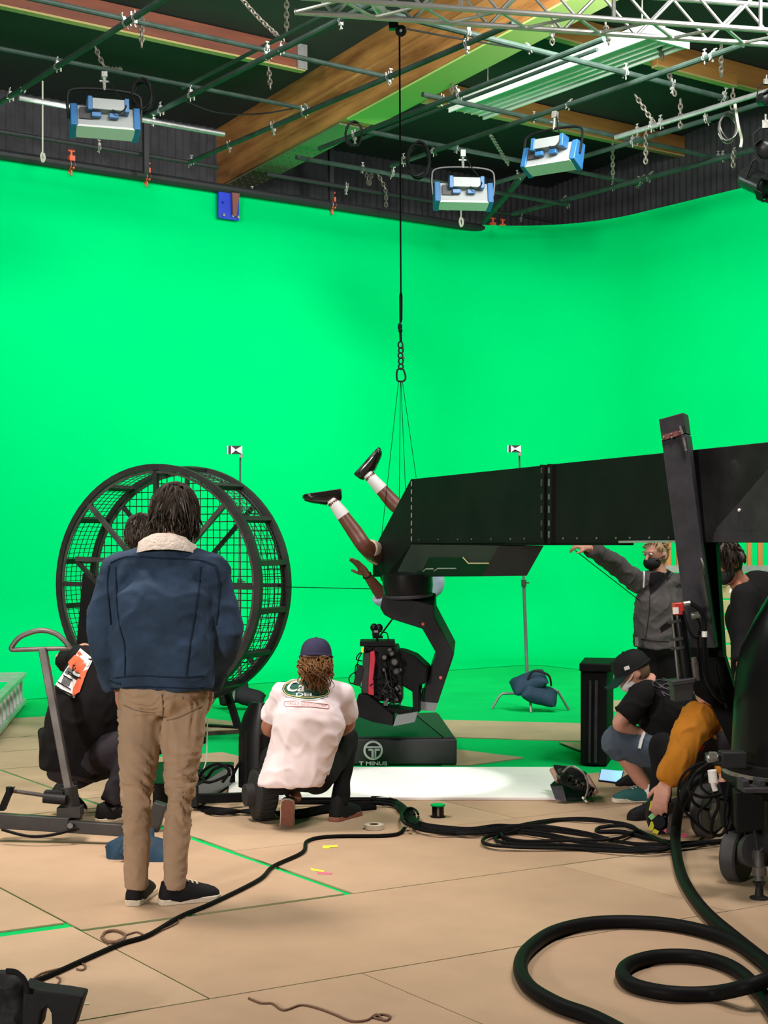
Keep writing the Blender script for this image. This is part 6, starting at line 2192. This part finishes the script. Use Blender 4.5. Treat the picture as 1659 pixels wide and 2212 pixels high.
# ------------------------------------------------------------------ crouching man in black cap
J = JJ(head=(1366, 1450, 8.78), face=(-.88, .02, -.5), up=(-.45, 0, .88), neck=(1408, 1476, 8.8), chest=(1432, 1520, 8.82), pelvis=(1436, 1606, 8.85),
       shL=(1384, 1505, 8.62), shR=(1412, 1498, 9.0), elL=(1337, 1562, 8.6), elR=(1350, 1560, 9.1), wrL=(1392, 1590, 8.72), wrR=(1335, 1585, 9.1),
       hipL=(1420, 1626, 8.72), hipR=(1430, 1622, 8.98), knL=(1330, 1604, 8.68), knR=(1348, 1604, 9.08), anL=(1398, 1703, 8.76), anR=(1382, 1690, 9.3))
per = new_person(J, 'crouching man in black cap, black T-shirt, slate shorts and green shoes', G(1375, 1735))
hands = [((J['wrL'], (.9, .2, -.3), (0, 0, 1), (0, 1, 0)), dict(curl=.5)), ((J['wrR'], (-.5, -.2, -.8), (-1, 0, 0), (0, -1, 0)), dict(curl=.5))]
put('body', add_body(J, 1.0, .009, hands, leg=1.0, arm=1.05), 'skin_light', per, smooth=5)
add_eyes(per, J['head'], J['face'], J['up'], 1.0)


def tee_back2(mb):
    mb.ell(P(1448, 1530, 8.8), (.17, .19, .17))
    mb.ell(P(1448, 1580, 8.83), (.15, .17, .10))


ts = top_cloth(J, [(.15, .13), (.165, .145), (.17, .15), (.19, .15), (.14, .11), (.07, .065)], dict(L=(.78, .078, .082, .082), R=(.8, .075, .075, .075)), low=-.06, voxel=.012,
               folds=[(.007, 6, 6, 6, 3), (-.009, 8, 8, 7, 9)], extra=tee_back2)
to = put('black_tshirt', ts, 'black_cotton', per, smooth=5)
tree = bvh(ts)
pts0 = [(1406, 1452), (1420, 1458), (1440, 1450), (1462, 1462), (1452, 1472), (1420, 1470), (1408, 1478), (1424, 1486), (1440, 1478), (1456, 1490), (1446, 1502), (1430, 1494), (1436, 1504)]
strip_on(tree, pts0, .003, 'print_line', 'print_grey', to, .004)
strip_on(tree, [(1412, 1462), (1432, 1466), (1450, 1478), (1444, 1490), (1426, 1480)], .003, 'print_line', 'print_grey', to, .004)
strip_on(tree, [(1404, 1470), (1418, 1476), (1436, 1488), (1452, 1482)], .003, 'print_line', 'print_grey', to, .004)
sh_ = trousers(J, [.10, .098, .092, .08, .09], (1.22, 1.22), (.165, .145), .012, [(.006, 7, 7, 7, 2), (-.008, 9, 9, 9, 5)], top=.08)
so = put('slate_shorts', sh_, 'blue_shorts', per, smooth=5)
tree = bvh(sh_)
strip_on(tree, [(1390, 1586), (1384, 1600), (1380, 1616)], .010, 'towel_tag', 'print_white', so, .01)
put('sock', MB().tube([J['anL'] + Z * .03, J['anL'] - Z * .05], .044, 12), 'white_sock', per)
shoe(per, V((J['anL'].x + .0, J['anL'].y, .098)), (-.98, -.15, 0), Z, 'shoe_green', 'sole_white', L=.285, w=.05)
shoe(per, V((J['anR'].x + .02, J['anR'].y, .11)), (-.95, .1, -.25), (-.2, 0, 1), 'shoe_black', 'sole_white', L=.27, laces=False)
cp = cap_on(per, J['head'], J['face'], J['up'], 'black_cap', 'cap_green', s=1.10)
l, f, u = frame(J['face'], J['up'])
put('cap_emblem', MB().box(head_at(J['head'], J['face'], J['up'], -.088, .025, .045, 1.05), (.03, .012, .02), Matrix.Rotation(-.3, 3, 'Y')), 'white', cp)
R = Matrix((l, f, u)).transposed()
mk = put('face_mask', MB().ell(J['head'] + f * .05 - u * .055, (.058, .062, .048), R, 18, 12), 'mask_white', per, smooth=5)
for k in (-1, 1):
    put('mask_strap', MB().tube([J['head'] + f * .07 - u * .04 + l * .05 * k, J['head'] + f * .03 - u * .02 + l * .076 * k, J['head'] - f * .01 + u * .01 + l * .082 * k], .004, 5), 'mask_white', mk)
mb = MB().ell(J['head'] + u * .0 - f * .03, (.078, .075, .09), R)
put('short_hair', mb, 'twine', per, smooth=5)

# ------------------------------------------------------------------ crouching person in mustard sweatshirt
J = JJ(head=(1532, 1478, 7.85), face=(-.6, .1, -.8), up=(-.6, 0, .75), neck=(1540, 1530, 7.95), chest=(1548, 1590, 8.05), pelvis=(1525, 1690, 8.3),
       shL=(1504, 1552, 7.84), shR=(1562, 1562, 8.22), elL=(1470, 1634, 7.72), elR=(1590, 1640, 8.0), wrL=(1438, 1694, 7.72), wrR=(1560, 1680, 7.9),
       hipL=(1512, 1700, 8.15), hipR=(1540, 1700, 8.45), knL=(1432, 1612, 8.3), knR=(1480, 1640, 8.6), anL=(1425, 1750, 8.28), anR=(1500, 1745, 8.5))
per = new_person(J, 'crouching person in mustard sweatshirt and black vest reaching for a camera', G(1430, 1775))
hands = [((J['wrL'], (-.33, -.1, -1), (-.5, -.8, .2), (-.6, .7, 0)), dict(curl=.3, s=1.05)), ((J['wrR'], (-.4, 0, -1), (1, 0, 0), (0, 1, 0)), dict(curl=.4))]
put('body', add_body(J, .98, .008, hands), 'skin_light', per, smooth=5)
ts = top_cloth(J, [(.13, .11), (.15, .12), (.15, .12), (.155, .12), (.14, .10), (.07, .065)], dict(L=(1.93, .086, .078, .060), R=(1.9, .08, .07, .055)), low=.02, voxel=.011, folds=[(.008, 6, 6, 6, 3), (-.010, 9, 9, 6, 9)])
to = put('mustard_sweatshirt', ts, 'mustard', per, smooth=5)
put('cuff', MB().tube([J['elL'].lerp(J['wrL'], .86), J['elL'].lerp(J['wrL'], .98)], [.05, .043], 16), 'mustard', to)
mb = MB()
add_torso(mb, J, [(.14, .12), (.165, .135), (.165, .135), (.172, .14), (.12, .085), (.06, .05)], .05)
vs_ = put('black_vest', blob(mb, .012, 4, [(.006, 9, 9, 9, 2)]), 'charcoal_cotton', per, smooth=5)
put('red_patch', MB().box(P(1512, 1613, 7.83), (.04, .01, .03), Matrix.Rotation(.5, 3, 'Y')), 'red_cap', vs_)
tr = trousers(J, [.098, .09, .075, .066, .056], (1.95, 1.95), (.165, .145), .012, [(.006, 8, 8, 12, 2)], top=.06)
put('black_trousers', tr, 'black_cotton', per, smooth=5)
shoe(per, V((J['anL'].x, J['anL'].y - .02, .096)), (-.9, -.3, 0), Z, 'shoe_black', 'shoe_black')
shoe(per, V((J['anR'].x, J['anR'].y, .096)), (-.9, -.3, 0), Z, 'shoe_black', 'shoe_black')
l, f, u = frame(J['face'], J['up'])
put('hair', MB().ell(J['head'] + u * .02 - f * .015, (.083, .10, .11), Matrix((l, f, u)).transposed()), 'hair_dark', per, smooth=5)

# ------------------------------------------------------------------ person in black behind the crane
J = JJ(head=(1568, 1218, 8.7), face=(-.75, -.35, -.5), up=(-.4, 0, .9), neck=(1600, 1262, 8.75), chest=(1632, 1330, 8.8), pelvis=(1640, 1440, 8.85),
       shL=(1608, 1290, 8.6), shR=(1665, 1290, 9.0), elL=(1606, 1380, 8.5), elR=(1690, 1390, 8.9), wrL=(1600, 1440, 8.35), wrR=(1640, 1440, 8.5),
       hipL=(1620, 1455, 8.8), hipR=(1662, 1455, 8.95), knL=(1615, 1580, 8.75), knR=(1664, 1580, 8.9), anL=(1618, 1700, 8.8), anR=(1666, 1700, 8.95))
for k in 'LR':
    J['an' + k].z = .1
per = new_person(J, 'person in black top bending behind the crane column')
hands = [((J['wrL'], (-.3, -.2, -1), (-1, 0, 0), (0, -1, 0)), dict(curl=.5)), ((J['wrR'], (-.5, -.3, -1), (1, 0, 0), (0, -1, 0)), dict(curl=.5))]
put('body', add_body(J, 1.0, .010, hands), 'skin_tan', per, smooth=5)
add_eyes(per, J['head'], J['face'], J['up'], 1.0)
ts = top_cloth(J, [(.16, .13), (.17, .14), (.175, .14), (.20, .16), (.15, .11), (.075, .07)], dict(L=(1.9, .085, .07, .05), R=(1.9, .085, .07, .05)), low=.06, voxel=.013, folds=[(.007, 7, 7, 8, 3)], extra=lambda mb: mb.ell(P(1640, 1290, 8.85), (.16, .16, .16)))
to = put('black_top', ts, 'black_cotton', per, smooth=5)
tree = bvh(ts)
strip_on(tree, [(1586, 1252), (1584, 1266), (1580, 1282)], .006, 'drawstring', 'white_sock', to, .01)
put('black_trousers', trousers(J, [.095, .088, .07, .062, .056], voxel=.014), 'black_cotton', per, smooth=5)
for k in 'LR':
    shoe(per, V((J['an' + k].x, J['an' + k].y, .1)), (-.8, -.5, 0), Z, sole='shoe_black')
l, f, u = frame(J['face'], J['up'])
R = Matrix((l, f, u)).transposed()
mb = MB().ell(J['head'] + u * .022 - f * .016, (.086, .10, .112), R)
random.seed(9)
for i in range(130):
    th, ph = random.uniform(0, 2 * PI), random.uniform(-.2, 1.4)
    e = (l * math.cos(th) * math.cos(ph) + f * math.sin(th) * math.cos(ph) + u * math.sin(ph))
    if e.dot(f) > .45 and e.dot(u) < .4:
        continue
    p = J['head'] + u * .02 - f * .01 + l * e.dot(l) * .084 + f * e.dot(f) * .10 + u * e.dot(u) * .11
    add_lock(mb, p, e * .7 + V((0, 0, -.4)), random.uniform(.05, .09), .010, .8, .004)
put('hair', mb, 'hair_dark', per, smooth=1.5)
put('face_mask', MB().ell(J['head'] + f * .046 - u * .052, (.063, .066, .052), R, 18, 12), 'mask', per, smooth=5)

# ------------------------------------------------------------------ performer hanging head down behind the crane head
J = JJ(head=(893, 1306, 11.15), face=(.2, -.5, -.5), up=(-.2, .3, -.9), neck=(896, 1284, 11.12), chest=(893, 1252, 11.05), pelvis=(842, 1204, 11.0),
       shL=(864, 1286, 10.9), shR=(924, 1262, 11.25), elL=(828, 1290, 10.72), elR=(940, 1276, 11.4), wrL=(793, 1243, 10.6), wrR=(900, 1280, 11.35),
       hipL=(832, 1204, 10.9), hipR=(852, 1192, 11.12), knL=(790, 1182, 10.62), knR=(872, 1112, 10.95), anL=(721, 1086, 10.62), anR=(800, 1030, 10.95))
per = thing('person', P(850, 1330, 11.0), 'performer hanging upside down with bare legs, white socks and black shoes', 'person')
hands = [((J['wrL'], (-.62, -.1, .8), (.7, .5, .4), (-.8, 0, -.4)), dict(curl=.14, s=1.02, spread=.08)), ((J['wrR'], (-.5, 0, .6), (0, 1, 0), (0, 0, 1)), dict(curl=.4))]
mbb = MB()
put('body', add_body(J, .95, .0075, hands, leg=1.06, arm=1.1, fore=1.1), 'skin_dark', per, smooth=5)
ts = top_cloth(J, [(.12, .11), (.15, .13), (.16, .13), (.17, .135), (.13, .10), (.055, .055)], dict(L=(1.14, .082, .080, .074), R=(.9, .068, .066, .06)), low=-.06, voxel=.011, folds=[(.006, 9, 9, 9, 3)], extra=lambda mb: mb.ell(P(922, 1256, 11.1), (.135, .13, .14)))
put('pale_blue_shirt', ts, 'sky_cotton', per, smooth=5)
tr = trousers(J, [.095, .080, .069, .08, .08], (.90, .5), (.15, .13), .011, [(.006, 9, 9, 9, 2)], top=.06)
put('cream_shorts', tr, 'cream_cotton', per, smooth=5)
for k, fr in (('L', .70), ('R', .66)):
    a, b = J['kn' + k], J['an' + k]
    put('sock', MB().tube([a.lerp(b, fr), a.lerp(b, fr + .02), a.lerp(b, .9), b, b + (b - a).normalized() * .03], [.05, .051, .044, .043, .04], 16), 'white_sock', per, smooth=1.2)
shoe(per, J['anL'] + V((.0, 0, .0)), (-.96, 0, -.15), (-.1, -.12, -.95), 'shoe_leather', 'shoe_leather', L=.285, w=.052, high=-.02, laces='shoe_leather')
shoe(per, J['anR'] + V((-.01, 0, .01)), (.55, -.1, .6), (.72, -.1, -.55), 'shoe_leather', 'shoe_leather', L=.275, w=.052, high=-.02, laces='shoe_leather')
put('wristband', MB().ring(J['wrL'], J['wrL'] - J['elL'], .03, .006, 20, 6), 'black', per)
put('harness_belt', MB().ring(J['pelvis'].lerp(J['chest'], .3), J['chest'] - J['pelvis'], .15, .02, 28, 6), 'black', per)
